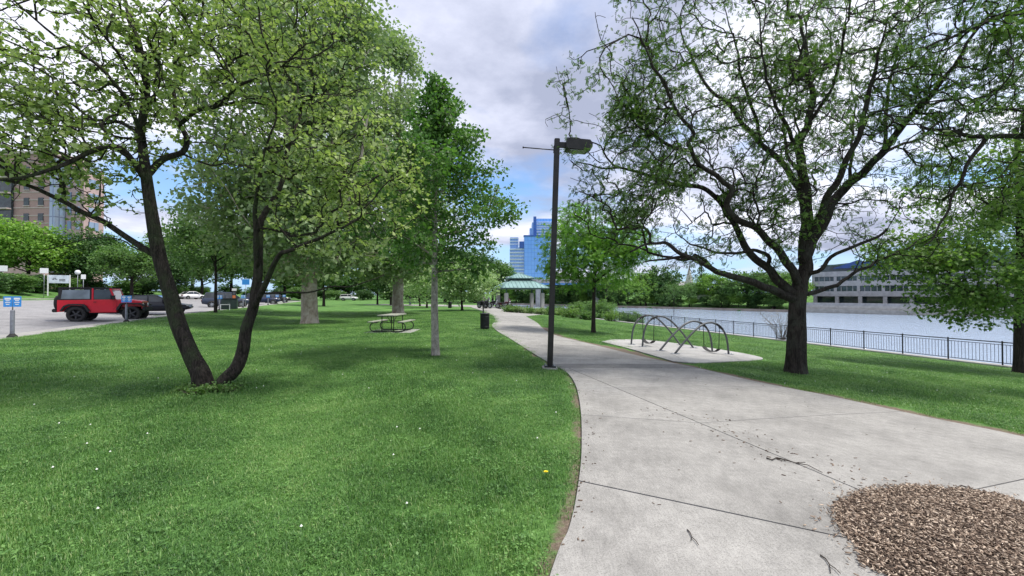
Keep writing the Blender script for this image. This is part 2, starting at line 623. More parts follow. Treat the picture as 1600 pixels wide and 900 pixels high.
# ------------------------------------------------------------------ outlines on the ground
def pix(pts):
    return [(q.x, q.y) for q in (P(u, v) for u, v in pts)]


def smooth_line(pts, n=5):
    """Catmull-Rom through 2-d points"""
    p = np.array(pts, float)
    q = np.vstack([2 * p[0] - p[1], p, 2 * p[-1] - p[-2]])
    out = []
    for i in range(1, len(q) - 2):
        for s in np.linspace(0, 1, n, endpoint=False):
            a, b, c, d = q[i - 1], q[i], q[i + 1], q[i + 2]
            out.append(.5 * ((2 * b) + (c - a) * s + (2 * a - 5 * b + 4 * c - d) * s * s + (3 * b - a - 3 * c + d) * s ** 3))
    out.append(p[-1])
    return [tuple(x) for x in out]


left_edge = pix([(862, 900), (890, 830), (904, 760), (909, 700), (907, 640), (899, 603), (886, 584), (868, 574), (842, 559), (820, 545), (797, 530), (777, 518),
                 (769, 509), (774, 501), (771, 494)])
left_edge = smooth_line([(-.9, -1.5), (-.33, .6)] + left_edge, 5)
right_edge = pix([(1600, 686), (1450, 655), (1300, 622), (1180, 598), (1100, 579), (1045, 567.5), (1000, 558), (960, 548), (930, 540.5), (900, 533), (872, 526), (852, 517),
                  (838, 504), (822, 495)])
right_edge = smooth_line([(9.0, 1.6), (7.0, 4.2)] + right_edge, 5)
le_end, re_end = left_edge[-1], right_edge[-1]
path_poly = left_edge + right_edge[::-1] + [(9.0, -1.5)]
pad_poly = smooth_line(pix([(940, 535), (962, 531.5), (1010, 532), (1075, 540), (1130, 548), (1172, 555.5), (1192, 561), (1180, 564.5), (1140, 566.5), (1090, 568.5), (1052, 566)]), 4) + pix([(1018, 556), (975, 543.5)])
mulch_poly = smooth_line(pix([(1700, 812), (1600, 795), (1560, 780), (1480, 770), (1400, 768), (1340, 778), (1308, 800), (1310, 830), (1340, 865), (1365, 900)]) + [(2.6, 2.3), (3.0, 1.5), (4.2, 1.0), (5.6, 1.6), (5.9, 2.8)], 4)
pav_c = P(812, 484)
PVX, PVY = pav_c.x, pav_c.y
plaza_poly = [re_end, (PVX + 4.6, PVY - 3.6), (PVX + 4.8, PVY + 4.5), (PVX - 4.5, PVY + 5), (-22, PVY + 13), (-24, PVY + 8.5), (-11, PVY + 1.2), (-5.6, PVY - 3.2), le_end]


def in_poly(px, py, poly):
    px = np.asarray(px); py = np.asarray(py)
    r = np.zeros(px.shape, bool)
    n = len(poly)
    for i in range(n):
        x1, y1 = poly[i]; x2, y2 = poly[(i + 1) % n]
        c = ((y1 > py) != (y2 > py))
        with np.errstate(divide='ignore', invalid='ignore'):
            r ^= c & (px < (x2 - x1) * (py - y1) / (y2 - y1 + 1e-12) + x1)
    return r


def edge_dist(px, py, poly, closed=True):
    px = np.asarray(px); py = np.asarray(py)
    best = np.full(px.shape, 1e9)
    n = len(poly)
    for i in range(n if closed else n - 1):
        x1, y1 = poly[i]; x2, y2 = poly[(i + 1) % n]
        dx, dy = x2 - x1, y2 - y1
        t = np.clip(((px - x1) * dx + (py - y1) * dy) / (dx * dx + dy * dy + 1e-12), 0, 1)
        best = np.minimum(best, (px - x1 - t * dx) ** 2 + (py - y1 - t * dy) ** 2)
    return np.sqrt(best)


def sheet(name, poly, zo, thick, m, parent=None, grid=1.0, cap=None, bulge=None):
    """flat piece with an outline, following the ground; skirt down by thick"""
    dense = []
    for i in range(len(poly)):
        a_, b_ = poly[i], poly[(i + 1) % len(poly)]
        m_ = max(1, int(math.dist(a_, b_) / grid))
        dense += [(a_[0] + (b_[0] - a_[0]) * j / m_, a_[1] + (b_[1] - a_[1]) * j / m_) for j in range(m_)]
    poly = dense
    pts = [Vector(q) for q in poly]
    n = len(pts)
    xs = [q[0] for q in poly]; ys = [q[1] for q in poly]
    gx, gy = np.meshgrid(np.arange(min(xs), max(xs), grid) + .013, np.arange(min(ys), max(ys), grid) + .017)
    gx, gy = gx.ravel(), gy.ravel()
    if len(gx):
        ok = in_poly(gx, gy, poly) & (edge_dist(gx, gy, poly) > grid * .3)
        pts += [Vector((a, b)) for a, b in zip(gx[ok], gy[ok])]
    vs, es, fs, *_ = delaunay_2d_cdt(pts, [(i, (i + 1) % n) for i in range(n)], [], 1, 1e-5)
    X = np.array([v[0] for v in vs]); Y = np.array([v[1] for v in vs])
    Z = G(X, Y) + zo
    if bulge is not None: Z = Z + bulge(X, Y)
    V = list(zip(X, Y, Z))
    F = [tuple(f) for f in fs]
    cnt = {}
    for f in F:
        for a, b in zip(f, f[1:] + f[:1]):
            cnt[(a, b)] = cnt.get((a, b), 0) + 1
    nb = len(V)
    V += [(a, b, c - thick) for a, b, c in V]
    for (a, b) in list(cnt):
        if (b, a) not in cnt:
            F.append((b, a, a + nb, b + nb))
    me = bpy.data.meshes.new(name)
    me.from_pydata(V, [], F)
    bm = bmesh.new(); bm.from_mesh(me)
    bmesh.ops.delete(bm, geom=[v for v in bm.verts if not v.link_faces], context='VERTS')
    bmesh.ops.recalc_face_normals(bm, faces=bm.faces[:])
    if sum(f.normal.z * f.calc_area() for f in bm.faces) < 0:
        bmesh.ops.reverse_faces(bm, faces=bm.faces[:])
    bm.to_mesh(me); bm.free()
    return link(name, me, parent, m=m)


def clip(poly, a, b, off):
    """part of poly on the left of a->b, moved off from the line"""
    a = np.array(a[:2]); b = np.array(b[:2])
    d = (b - a) / np.linalg.norm(b - a)
    nrm = np.array([-d[1], d[0]])
    s = [float((np.array(q) - a) @ nrm) - off for q in poly]
    out = []
    for i in range(len(poly)):
        j = (i + 1) % len(poly)
        if s[i] >= 0: out.append(tuple(poly[i]))
        if (s[i] >= 0) != (s[j] >= 0):
            t = s[i] / (s[i] - s[j])
            out.append((poly[i][0] + t * (poly[j][0] - poly[i][0]), poly[i][1] + t * (poly[j][1] - poly[i][1])))
    res = []
    for q in out:
        if not res or math.dist(q, res[-1]) > .004: res.append(q)
    if len(res) > 1 and math.dist(res[0], res[-1]) < .004: res.pop()
    return res


def cut(poly, a, b, gap=.012):
    return clip(poly, a, b, gap / 2), clip(poly, b, a, gap / 2)


# ------------------------------------------------------------------ the ground sheet
def axis(spec):
    out = [spec[0][0]]
    for a, b, s in spec:
        n = max(1, int(round((b - a) / s)))
        out += list(np.linspace(a, b, n + 1)[1:])
    return np.array(out)


AX = axis([(-600, -160, 40), (-160, -60, 5), (-60, -24, 1.5), (-24, -2, .6), (-2, 12, .22), (12, 26, .5), (26, 120, 6), (120, 700, 40)])
AY = axis([(-60, -4, 6), (-4, 1, .6), (1, 24, .26), (24, 60, .8), (60, 200, 4), (200, 1000, 40)])
gx, gy = np.meshgrid(AX, AY)
gz = G(gx, gy)
ins = np.zeros(gx.shape, bool)
for pl in (path_poly, pad_poly, plaza_poly):
    ins |= in_poly(gx, gy, pl) & (edge_dist(gx, gy, pl) > .3)
gz = np.where(ins, gz - .05, gz)
nx, ny = len(AX), len(AY)
idx = np.arange(nx * ny).reshape(ny, nx)
quads = np.stack([idx[:-1, :-1], idx[:-1, 1:], idx[1:, 1:], idx[1:, :-1]], -1).reshape(-1, 4)
me = tri_mesh('ground', np.stack([gx, gy, gz], -1).reshape(-1, 3), quads, smo=True)
# bare soil worn along the right edge of the path, a little along the left edge
near_r = [q for q in right_edge if 1 < q[1] < 26]
near_l = [q for q in left_edge if -2 < q[1] < 14]
soil = np.clip(1.3 - edge_dist(gx.ravel(), gy.ravel(), near_r, False) / .6, 0, 1)
soil = np.maximum(soil, np.clip(.95 - edge_dist(gx.ravel(), gy.ravel(), near_l, False) / .30, 0, 1))
wedge = pix([(935, 538), (975, 545), (1020, 557), (1040, 566), (985, 555)])
soil = np.maximum(soil, np.where(in_poly(gx.ravel(), gy.ravel(), wedge), 1.0, 0))
a_ = me.attributes.new('soil', 'FLOAT', 'POINT'); a_.data.foreach_set('value', soil.astype(np.float32))
tag(link('ground', me, m=M['lawn']), kind='structure')

# river
wme = MB().add([(-400, 20, -2.6), (900, -400, -2.6), (900, 900, -2.6), (-400, 900, -2.6)], [(0, 1, 2, 3)])
wv = []
for i in range(2):
    pass
wb = MB()
def bank_pt(y, off=0.0, z=0.0):
    return (BANK + off - .29 * y, y, z)
wb.add([bank_pt(-120, .3, -2.6), (700, -120, -2.6), (700, 900, -2.6), bank_pt(900, .3, -2.6)], [(0, 1, 2, 3)])
tag(wb.build('river', M['water']), kind='structure')

# concrete cap and wall along the near bank
rw = MB()
ys = [-40, -10, 10, 20, 30, 40, 55, 80, 120, 200]
prof = [(-.25, -1.75), (-.25, -1.53), (.32, -1.53), (.32, -4.5)]
vs = []
for y in ys:
    vs += [bank_pt(y, o, z) for o, z in prof]
fs = []
for i in range(len(ys) - 1):
    for j in range(3):
        fs.append((i * 4 + j, i * 4 + j + 1, (i + 1) * 4 + j + 1, (i + 1) * 4 + j))
rw.add(vs, fs)
tag(rw.build('river_wall', M['concrete_pad']), 'low pale concrete wall holding the grassy river bank under the railing', 'wall')

# ------------------------------------------------------------------ path slabs
path = sheet('path', path_poly, .012, .08, M['filler'], grid=.8)
tag(path, kind='structure')
bandA = (P(868, 578), P(1100, 578)); bandB = (P(868, 571), P(1075, 571))
near, rest = cut(path_poly, bandA[1], bandA[0])
band, far = cut(rest, bandB[1], bandB[0])
T1 = (P(905, 757), P(1330, 850)); LJ = (P(965, 610), P(1340, 770))
T2l = (P(913, 652), P(1095, 665)); T2r = (P(1095, 665), P(1390, 647)); T3 = (P(905, 610), P(1200, 606)); R2 = (P(1505, 775), P(1600, 755))
slabs = []
above, below = cut(near, T1[0], T1[1], .022)
slabs.append(below)
lft, rgt = cut(above, LJ[1], LJ[0], .018)
if P(1300, 700).x and not in_poly([P(1300, 700).x], [P(1300, 700).y], rgt)[0]:
    lft, rgt = rgt, lft
a, b = cut(lft, T2l[0], T2l[1]); slabs.append(b)
a, b = cut(a, T3[0], T3[1], .008); slabs += [a, b]
a, b = cut(rgt, T2r[0], T2r[1])
b1, b2 = cut(b, R2[0], R2[1], .014); slabs += [b1, b2]
a, b = cut(a, T3[0], T3[1], .008); slabs += [a, b]
y = bandB[0].y + 1.5
cur = far
while y < min(le_end[1], re_end[1]) - 1.2 and len(cur) > 3:
    a, b = cut(cur, (0, y), (1, y), .012 if y < 20 else .02)
    slabs.append(b); cur = a
    y += 1.65 if y < 25 else 3.2
slabs.append(cur)
for s in slabs:
    if len(s) > 2: sheet('slab', s, .032, .03, M['concrete'], path, grid=.9)
bo = sheet('aggregate_band', band, .031, .03, M['concrete_dark'], path, grid=.9)
tag(sheet('plaza', plaza_poly, .03, .08, M['concrete'], grid=2.5), kind='structure')

# swing pad in slabs
pad = tag(sheet('swing_pad', pad_poly, .014, .08, M['filler'], grid=.7), kind='structure')
cen = np.mean(pad_poly, 0)
pa, pb = P(1005, 532), P(1075, 568)
q1, q2 = cut(pad_poly, pa, pb)
pc, pd = P(1085, 541), P(1160, 566)
if in_poly([P(1140, 556).x], [P(1140, 556).y], q1)[0]: q1, q2 = q2, q1
q2, q3 = cut(q2, pc, pd)
pe, pf = P(985, 541), P(1190, 560)
for q in (q1, q2, q3):
    for s in cut(q, pe, pf, .008):
        if len(s) > 2: sheet('slab', s, .034, .03, M['concrete_pad'], pad, grid=.8)

# ------------------------------------------------------------------ wood chip bed
mul_e = lambda X, Y: .022 * smooth(edge_dist(X, Y, mulch_poly) / .45)
mulch_bed = sheet('mulch_bed', mulch_poly, .034, .03, mat('mulch_dust', (.085, .06, .045), .95, .4, 14, bump=.8, bscale=90), grid=.16, bulge=mul_e)
tag(mulch_bed, kind='structure')


def chips(n, px, py, pz, lmin, lmax, seed, flat=.35):
    r = np.random.default_rng(seed)
    L = r.uniform(lmin, lmax, n); W = L * r.uniform(.16, .42, n); T = r.uniform(.002, .006, n)
    yaw = r.uniform(0, 6.283, n); pit = r.normal(0, flat, n); rol = r.normal(0, flat, n)
    cy, sy, cp, sp, cr, sr = np.cos(yaw), np.sin(yaw), np.cos(pit), np.sin(pit), np.cos(rol), np.sin(rol)
    ex = np.stack([cy * cp, sy * cp, sp], -1)
    ey0 = np.stack([-sy, cy, 0 * cy], -1); ez0 = np.cross(ex, ey0)
    ey = ey0 * cr[:, None] + ez0 * sr[:, None]; ez = np.cross(ex, ey)
    C = np.stack([px, py, pz], -1)
    V = []
    for c in (-.5, .5):
        for b_ in (-.5, .5):
            for a in (-.5, .5):
                jag = 1 + r.uniform(-.25, .25, n)
                V.append(C + ex * (a * L * jag)[:, None] + ey * (b_ * W)[:, None] + ez * (c * T)[:, None])
    V = np.stack(V, 1).reshape(-1, 3)
    fq = np.array([(0, 2, 3, 1), (4, 5, 7, 6), (0, 1, 5, 4), (2, 6, 7, 3), (0, 4, 6, 2), (1, 3, 7, 5)])
    F = (fq[None] + 8 * np.arange(n)[:, None, None]).reshape(-1, 4)
    return V, F, np.repeat(r.uniform(0, 1, n) ** 1.15, 8)


xs = [q[0] for q in mulch_poly]; ys_ = [q[1] for q in mulch_poly]
cx_ = rng.uniform(min(xs) - .3, max(xs) + .3, 130000); cy_ = rng.uniform(min(ys_) - .3, max(ys_) + .3, 130000)
okm = in_poly(cx_, cy_, mulch_poly) | (edge_dist(cx_, cy_, mulch_poly) < np.abs(rng.normal(0, .03, 130000)) * np.where(rng.uniform(0, 1, 130000) > .93, 4, 1))
cx_, cy_ = cx_[okm][:42000], cy_[okm][:42000]
cz_ = G(cx_, cy_) + .04 + np.where(in_poly(cx_, cy_, mulch_poly), mul_e(cx_, cy_), 0) + rng.uniform(0, .016, len(cx_))
V, F, rn = chips(len(cx_), cx_, cy_, cz_, .008, .031, 3)
tag(link('wood_chips', tri_mesh('wood_chips', V, F, rn), m=M['chip']), 'loose brown and tan wood chips filling the play area bed beside the path', 'wood chips', kind='stuff')

# crumbs of bark and leaf lying on the slabs
nn = 90
dy = rng.uniform(2.4, 12, nn) ** 1.0; dx = rng.uniform(.3, 9, nn)
lx, ly = P(1200, 720).x, P(1200, 720).y
jj = rng.uniform(0, 1, 120)
j0, j1 = LJ
jx = j0.x + (j1.x - j0.x) * (.35 + .65 * jj) + rng.normal(.1, .28, 120); jy = j0.y + (j1.y - j0.y) * (.35 + .65 * jj) + rng.normal(-.05, .28, 120)
ep = np.array(left_edge)[8:60]; ei = rng.integers(0, len(ep), 90)
dx = np.concatenate([dx, jx, ep[ei, 0] + np.abs(rng.normal(.0, .09, 90))]); dy = np.concatenate([dy, jy, ep[ei, 1] + rng.normal(0, .15, 90)])
okd = in_poly(dx, dy, path_poly) & ~in_poly(dx, dy, mulch_poly)
dx, dy = dx[okd], dy[okd]
V, F, rn = chips(len(dx), dx, dy, G(dx, dy) + .036, .010, .038, 5, .12)
tag(link('path_litter', tri_mesh('path_litter', V, F, rn * .35), m=M['chip']), 'dark crumbs of bark and dead leaf scattered on the concrete path', 'litter', kind='stuff')


def twig(label, pts, r0):
    w = MB()
    q = [Vector((x, y_, float(G(x, y_)) + .034 + r0 * .8 + dz)) for x, y_, dz in pts]
    w.tube(q, r0, 5, rs=[r0 * (1 - .6 * i / (len(q) - 1)) for i in range(len(q))])
    k = len(q) // 2
    d = (q[k + 1] - q[k]).normalized(); s = Vector((-d.y, d.x, .15)) * .8 + d
    w.tube([q[k], q[k] + s * .035, q[k] + s * .06 + d * .02], r0 * .6, 4)
    tag(w.build('twig', M['twig']), label, 'twig')


M['twig'] = mat('dead_twig', (.05, .038, .03), .9, .3, 30, bump=.4, bscale=80)
def px3(l): return [(P(u, v).x, P(u, v).y, z) for u, v, z in l]
twig('long thin crooked dead twig lying beside the long diagonal joint of the path', px3([(1212, 722, 0), (1225, 725, .006), (1243, 731, .004), (1262, 735, .008), (1285, 745, 0)]), .007)
twig('short forked dead twig lying where dark crumbs gather on the path', px3([(1198, 722, 0), (1206, 726, .004), (1214, 723, .008), (1222, 728, 0)]), .008)
twig('small bent dead twig alone on the slab below the deep joint', px3([(1074, 837, 0), (1078, 843, .004), (1081, 850, .003), (1080, 856, 0)]), .005)
twig('curved thin dead twig on the slab close to the wood chips', px3([(1282, 878, 0), (1290, 885, .003), (1296, 894, .003), (1298, 906, 0)]), .005)
twig('dark curled dead twig on the joint meeting the edge of the wood chips', px3([(1492, 772, 0), (1502, 768, .01), (1512, 771, .012), (1520, 776, 0)]), .008)

# ------------------------------------------------------------------ car park
def kp(k, y, dz=0.0):
    x = -(k + float(KY(y)))
    return (x, y, float(G(x, y)) + dz)


def strip(name, k0, k1, y0, y1, ny_, nk, dz, m, thick=0.0, zfix=None):
    ks = np.linspace(k0, k1, nk); yy = np.linspace(y0, y1, ny_)
    V = []
    for y_ in yy:
        for k_ in ks:
            x = -(k_ + float(KY(y_)))
            z = float(G(x, y_)) + dz if zfix is None else zfix
            V.append((x, y_, z))
    F = []
    for i in range(ny_ - 1):
        for j in range(nk - 1):
            F.append((i * nk + j, i * nk + j + 1, (i + 1) * nk + j + 1, (i + 1) * nk + j))
    if thick:
        nb = len(V)
        V += [(a, b, c - thick) for a, b, c in V]
        for i in range(ny_ - 1):
            F.append((i * nk, (i + 1) * nk, (i + 1) * nk + nb, i * nk + nb))
            F.append((i * nk + nk - 1, (i + 1) * nk + nk - 1, (i + 1) * nk + nk - 1 + nb, i * nk + nk - 1 + nb))
    return MB().add(V, F).build(name, m)


tag(strip('car_park', LOT + .02, 38.0, -10, 100, 56, 14, .035, M['asphalt']), kind='structure')
walk = tag(strip('pavement', KERB, LOT + .03, -10, 100, 60, 2, 0, M['concrete'], .25, zfix=.305), kind='structure')
tag(strip('far_kerb', 38.0, 38.35, -10, 100, 56, 2, 0, M['concrete_pad'], .25, zfix=1.2), kind='structure')

# ------------------------------------------------------------------ grass
def blades(seed, n=300, r=.2, h0=.022, h1=.05, w=.0042):
    q = np.random.default_rng(seed)
    a = q.uniform(0, 6.283, n); rr = r * np.sqrt(q.uniform(0, 1, n))
    bx, by = rr * np.cos(a), rr * np.sin(a)
    H = q.uniform(h0, h1, n) * (1 + .7 * (q.uniform(0, 1, n) > .95))
    yaw = q.uniform(0, 6.283, n); lean = q.uniform(.1, .95, n)
    d = np.stack([np.cos(yaw), np.sin(yaw), 0 * yaw], -1); s = np.stack([-np.sin(yaw), np.cos(yaw), 0 * yaw], -1)
    B = np.stack([bx, by, 0 * bx - .005], -1)
    up = np.array([0, 0, 1.0])
    W = (w * q.uniform(.7, 1.3, n))[:, None]
    mid = B + up * (H * .55)[:, None] + d * (H * lean * .28)[:, None]
    tip = B + up * (H * (1 - .35 * lean))[:, None] + d * (H * lean * .95)[:, None]
    V = np.stack([B - s * W * .5, B + s * W * .5, mid + s * W * .45, mid - s * W * .45, tip], 1).reshape(-1, 3)
    F = np.array([(0, 1, 2), (0, 2, 3), (3, 2, 4)])
    F = (F[None] + 5 * np.arange(n)[:, None, None]).reshape(-1, 3)
    return V, F, np.repeat(np.where(q.uniform(0, 1, n) > .965, 1.25, np.clip(q.normal(.5, .24, n), 0, 1)), 5)


gcol = bpy.data.collections.new('grass_tufts')
for i in range(8):
    V, F, rn = blades(100 + i, 300)
    if i in (2, 5):                                  # clover and plantain leaves among the blades
        q = np.random.default_rng(500 + i)
        nl = 70
        a = q.uniform(0, 6.283, nl); rr = .19 * np.sqrt(q.uniform(0, 1, nl)); L = q.uniform(.012, .024, nl)
        yw = q.uniform(0, 6.283, nl); z = q.uniform(.018, .045, nl)
        C = np.stack([rr * np.cos(a), rr * np.sin(a), z], -1)
        d = np.stack([np.cos(yw), np.sin(yw), q.normal(0, .25, nl)], -1); s_ = np.stack([-np.sin(yw), np.cos(yw), q.normal(0, .25, nl)], -1)
        W = np.stack([C, C + d * (L * .5)[:, None] + s_ * (L * .42)[:, None], C + d * L[:, None], C + d * (L * .5)[:, None] - s_ * (L * .42)[:, None]], 1).reshape(-1, 3)
        FW = (np.array([(0, 1, 2), (0, 2, 3)])[None] + 4 * np.arange(nl)[:, None, None]).reshape(-1, 3)
        F = np.vstack([F, FW + len(V)]); V = np.vstack([V, W]); rn = np.concatenate([rn, np.repeat(q.uniform(.25, .75, nl), 4)])
    tm = tri_mesh('grass_tuft', V, F, rn, True)
    tm.materials.append(M['blade'])
    to = bpy.data.objects.new('grass_tuft', tm)
    gcol.objects.link(to)


def lawn_points(d0, d1, dens, smin, smax, seed):
    q = np.random.default_rng(seed)
    c = dens ** -.5                                  # jittered grid: even cover without a visible lattice
    gx_, gy_ = np.meshgrid(np.arange(-1.4 * d1, 1.4 * d1, c), np.arange(d0, d1, c))
    x_ = (gx_ + q.uniform(-.55, .55, gx_.shape) * c).ravel(); y_ = (gy_ + q.uniform(-.55, .55, gx_.shape) * c).ravel()
    w_ = np.abs(x_) < 1.4 * np.maximum(y_, 1.0)
    x_, y_ = x_[w_], y_[w_]
    n = len(x_)
    k_ = -(x_ + KY(y_)); p_ = x_ + .29 * y_
    ok = (k_ < KERB - .03) & (p_ < BANK - .3)
    for pl, mg in ((path_poly, .0), (pad_poly, .02), (mulch_poly, .05), (plaza_poly, .05)):
        ok &= ~in_poly(x_, y_, pl)
        if d0 < 16:
            e = edge_dist(x_, y_, pl)
            ok &= e > mg + q.uniform(.03, .12, n)
    x_, y_ = x_[ok], y_[ok]
    if d0 < 24:
        er = edge_dist(x_, y_, near_r, False); el = edge_dist(x_, y_, near_l, False)
        nzv = np.array([mnoise.noise(Vector((a * 2.2, b * 2.2, 1.0))) for a, b in zip(x_, y_)])
        bare = (er < .46 + .50 * nzv) | (el < .09 + .38 * nzv) | (in_poly(x_, y_, wedge) & (nzv < .25))
        x_, y_ = x_[~bare], y_[~bare]
    s_ = q.uniform(smin, smax, len(x_))
    hz = q.uniform(.8, 1.15, len(x_)) * (1 + .25 * np.sin(x_ * 1.7 + y_ * .6))
    return x_, y_, s_, hz


allp = [lawn_points(1.2, 7, 38, .85, 1.15, 1), lawn_points(7, 16, 20, 1.1, 1.5, 2), lawn_points(16, 44, 8, 1.7, 2.3, 3)]
px_ = np.concatenate([a[0] for a in allp]); py_ = np.concatenate([a[1] for a in allp]); ps_ = np.concatenate([a[2] for a in allp]); ph_ = np.concatenate([a[3] for a in allp])
hh = np.concatenate([np.full(len(a[0]), f) for a, f in zip(allp, (1.0, .85, .62))])
gm = bpy.data.meshes.new('grass')
gm.vertices.add(len(px_))
gm.vertices.foreach_set('co', np.stack([px_, py_, G(px_, py_)], -1).astype(np.float32).ravel())
ra = gm.attributes.new('rot', 'FLOAT_VECTOR', 'POINT')
ra.data.foreach_set('vector', np.stack([0 * px_, 0 * px_, rng.uniform(0, 6.283, len(px_))], -1).astype(np.float32).ravel())
sa = gm.attributes.new('scl', 'FLOAT_VECTOR', 'POINT')
sa.data.foreach_set('vector', np.stack([ps_, ps_, ps_ * hh * ph_], -1).astype(np.float32).ravel())
go = link('grass', gm)
tag(go, 'short mown green grass covering the park lawns', 'grass', kind='stuff')
ng = bpy.data.node_groups.new('grass_scatter', 'GeometryNodeTree')
ng.interface.new_socket('Geometry', in_out='INPUT', socket_type='NodeSocketGeometry')
ng.interface.new_socket('Geometry', in_out='OUTPUT', socket_type='NodeSocketGeometry')
gi = ng.nodes.new('NodeGroupInput'); gout = ng.nodes.new('NodeGroupOutput')
ip = ng.nodes.new('GeometryNodeInstanceOnPoints')
ci = ng.nodes.new('GeometryNodeCollectionInfo')
ci.inputs['Collection'].default_value = gcol
ci.inputs['Separate Children'].default_value = True
ci.inputs['Reset Children'].default_value = True
ip.inputs['Pick Instance'].default_value = True
for nm, sk in (('rot', 'Rotation'), ('scl', 'Scale')):
    na = ng.nodes.new('GeometryNodeInputNamedAttribute'); na.data_type = 'FLOAT_VECTOR'
    na.inputs['Name'].default_value = nm
    ng.links.new(na.outputs['Attribute'], ip.inputs[sk])
ng.links.new(gi.outputs[0], ip.inputs['Points'])
ng.links.new(ci.outputs[0], ip.inputs['Instance'])
ng.links.new(ip.outputs[0], gout.inputs[0])
md = go.modifiers.new('scatter', 'NODES'); md.node_group = ng

# ------------------------------------------------------------------ trees
def nrm(a):
    return a / (np.linalg.norm(a, axis=-1, keepdims=True) + 1e-9)


def diamond(w=.32, l=.08):
    return np.array([(0, 0, 0), (.42, w, l), (1, 0, -.05), (.42, -w, l)]), np.array([(0, 2, 1), (0, 3, 2)])


def heart():
    T = np.array([(0, 0, 0), (-.06, .28, .05), (.22, .5, .1), (.6, .36, .06), (1, 0, -.12), (.6, -.36, .06), (.22, -.5, .1), (-.06, -.28, .05)])
    return T, np.array([(0, 2, 1), (0, 3, 2), (0, 4, 3), (0, 5, 4), (0, 6, 5), (0, 7, 6)])


def lobed():
    T = np.array([(0, 0, 0), (.05, .42, .03), (.35, .25, .08), (.62, .5, .02), (.66, .16, .06), (1, 0, -.06), (.66, -.16, .06), (.62, -.5, .02), (.35, -.25, .08), (.05, -.42, .03)])
    return T, np.array([(0, i + 1, i) for i in range(1, 9)])


def frond(k=7):
    V, F = [], []
    for i in range(k):
        t = .12 + .8 * i / k
        z = .05 * math.sin(t * 2.2) - .12 * t * t
        w = .27 * (1 - .45 * abs(t - .45))
        for s in (1, -1):
            b = len(V)
            V += [(t, 0, z), (t + .03, s * w * .55, z + .02), (t + .16, s * w, z - .05), (t + .15, s * w * .4, z - .01)]
            F += [(b, b + 1, b + 2), (b, b + 2, b + 3)]
    return np.array(V), np.array(F)


SHAPES = {'diamond': diamond(), 'wide': diamond(.45, .12), 'narrow': diamond(.2, .05), 'heart': heart(), 'lobed': lobed(), 'frond': frond()}


def leaves_mesh(name, sites, dirs, shape, size, q, droop=.3, flat=.7):
    n = len(sites)
    T, F = SHAPES[shape]
    d = nrm(dirs * .6 + q.normal(0, .6, (n, 3)) + np.array([0, 0, -droop]))
    up = nrm(np.array([0, 0, 1.0]) * flat + q.normal(0, .55, (n, 3)))
    s = nrm(np.cross(up, d)); nn_ = np.cross(d, s)
    L = size * q.uniform(.45, 1.3, n)
    V = sites[:, None, :] + L[:, None, None] * (T[None, :, 0:1] * d[:, None] + T[None, :, 1:2] * s[:, None] + T[None, :, 2:3] * nn_[:, None])
    V = V.reshape(-1, 3)
    FF = (F[None] + len(T) * np.arange(n)[:, None, None]).reshape(-1, 3)
    rn = np.repeat(np.clip(q.normal(.5, .24, n), 0, 1), len(T))
    return tri_mesh(name, V, FF, rn)


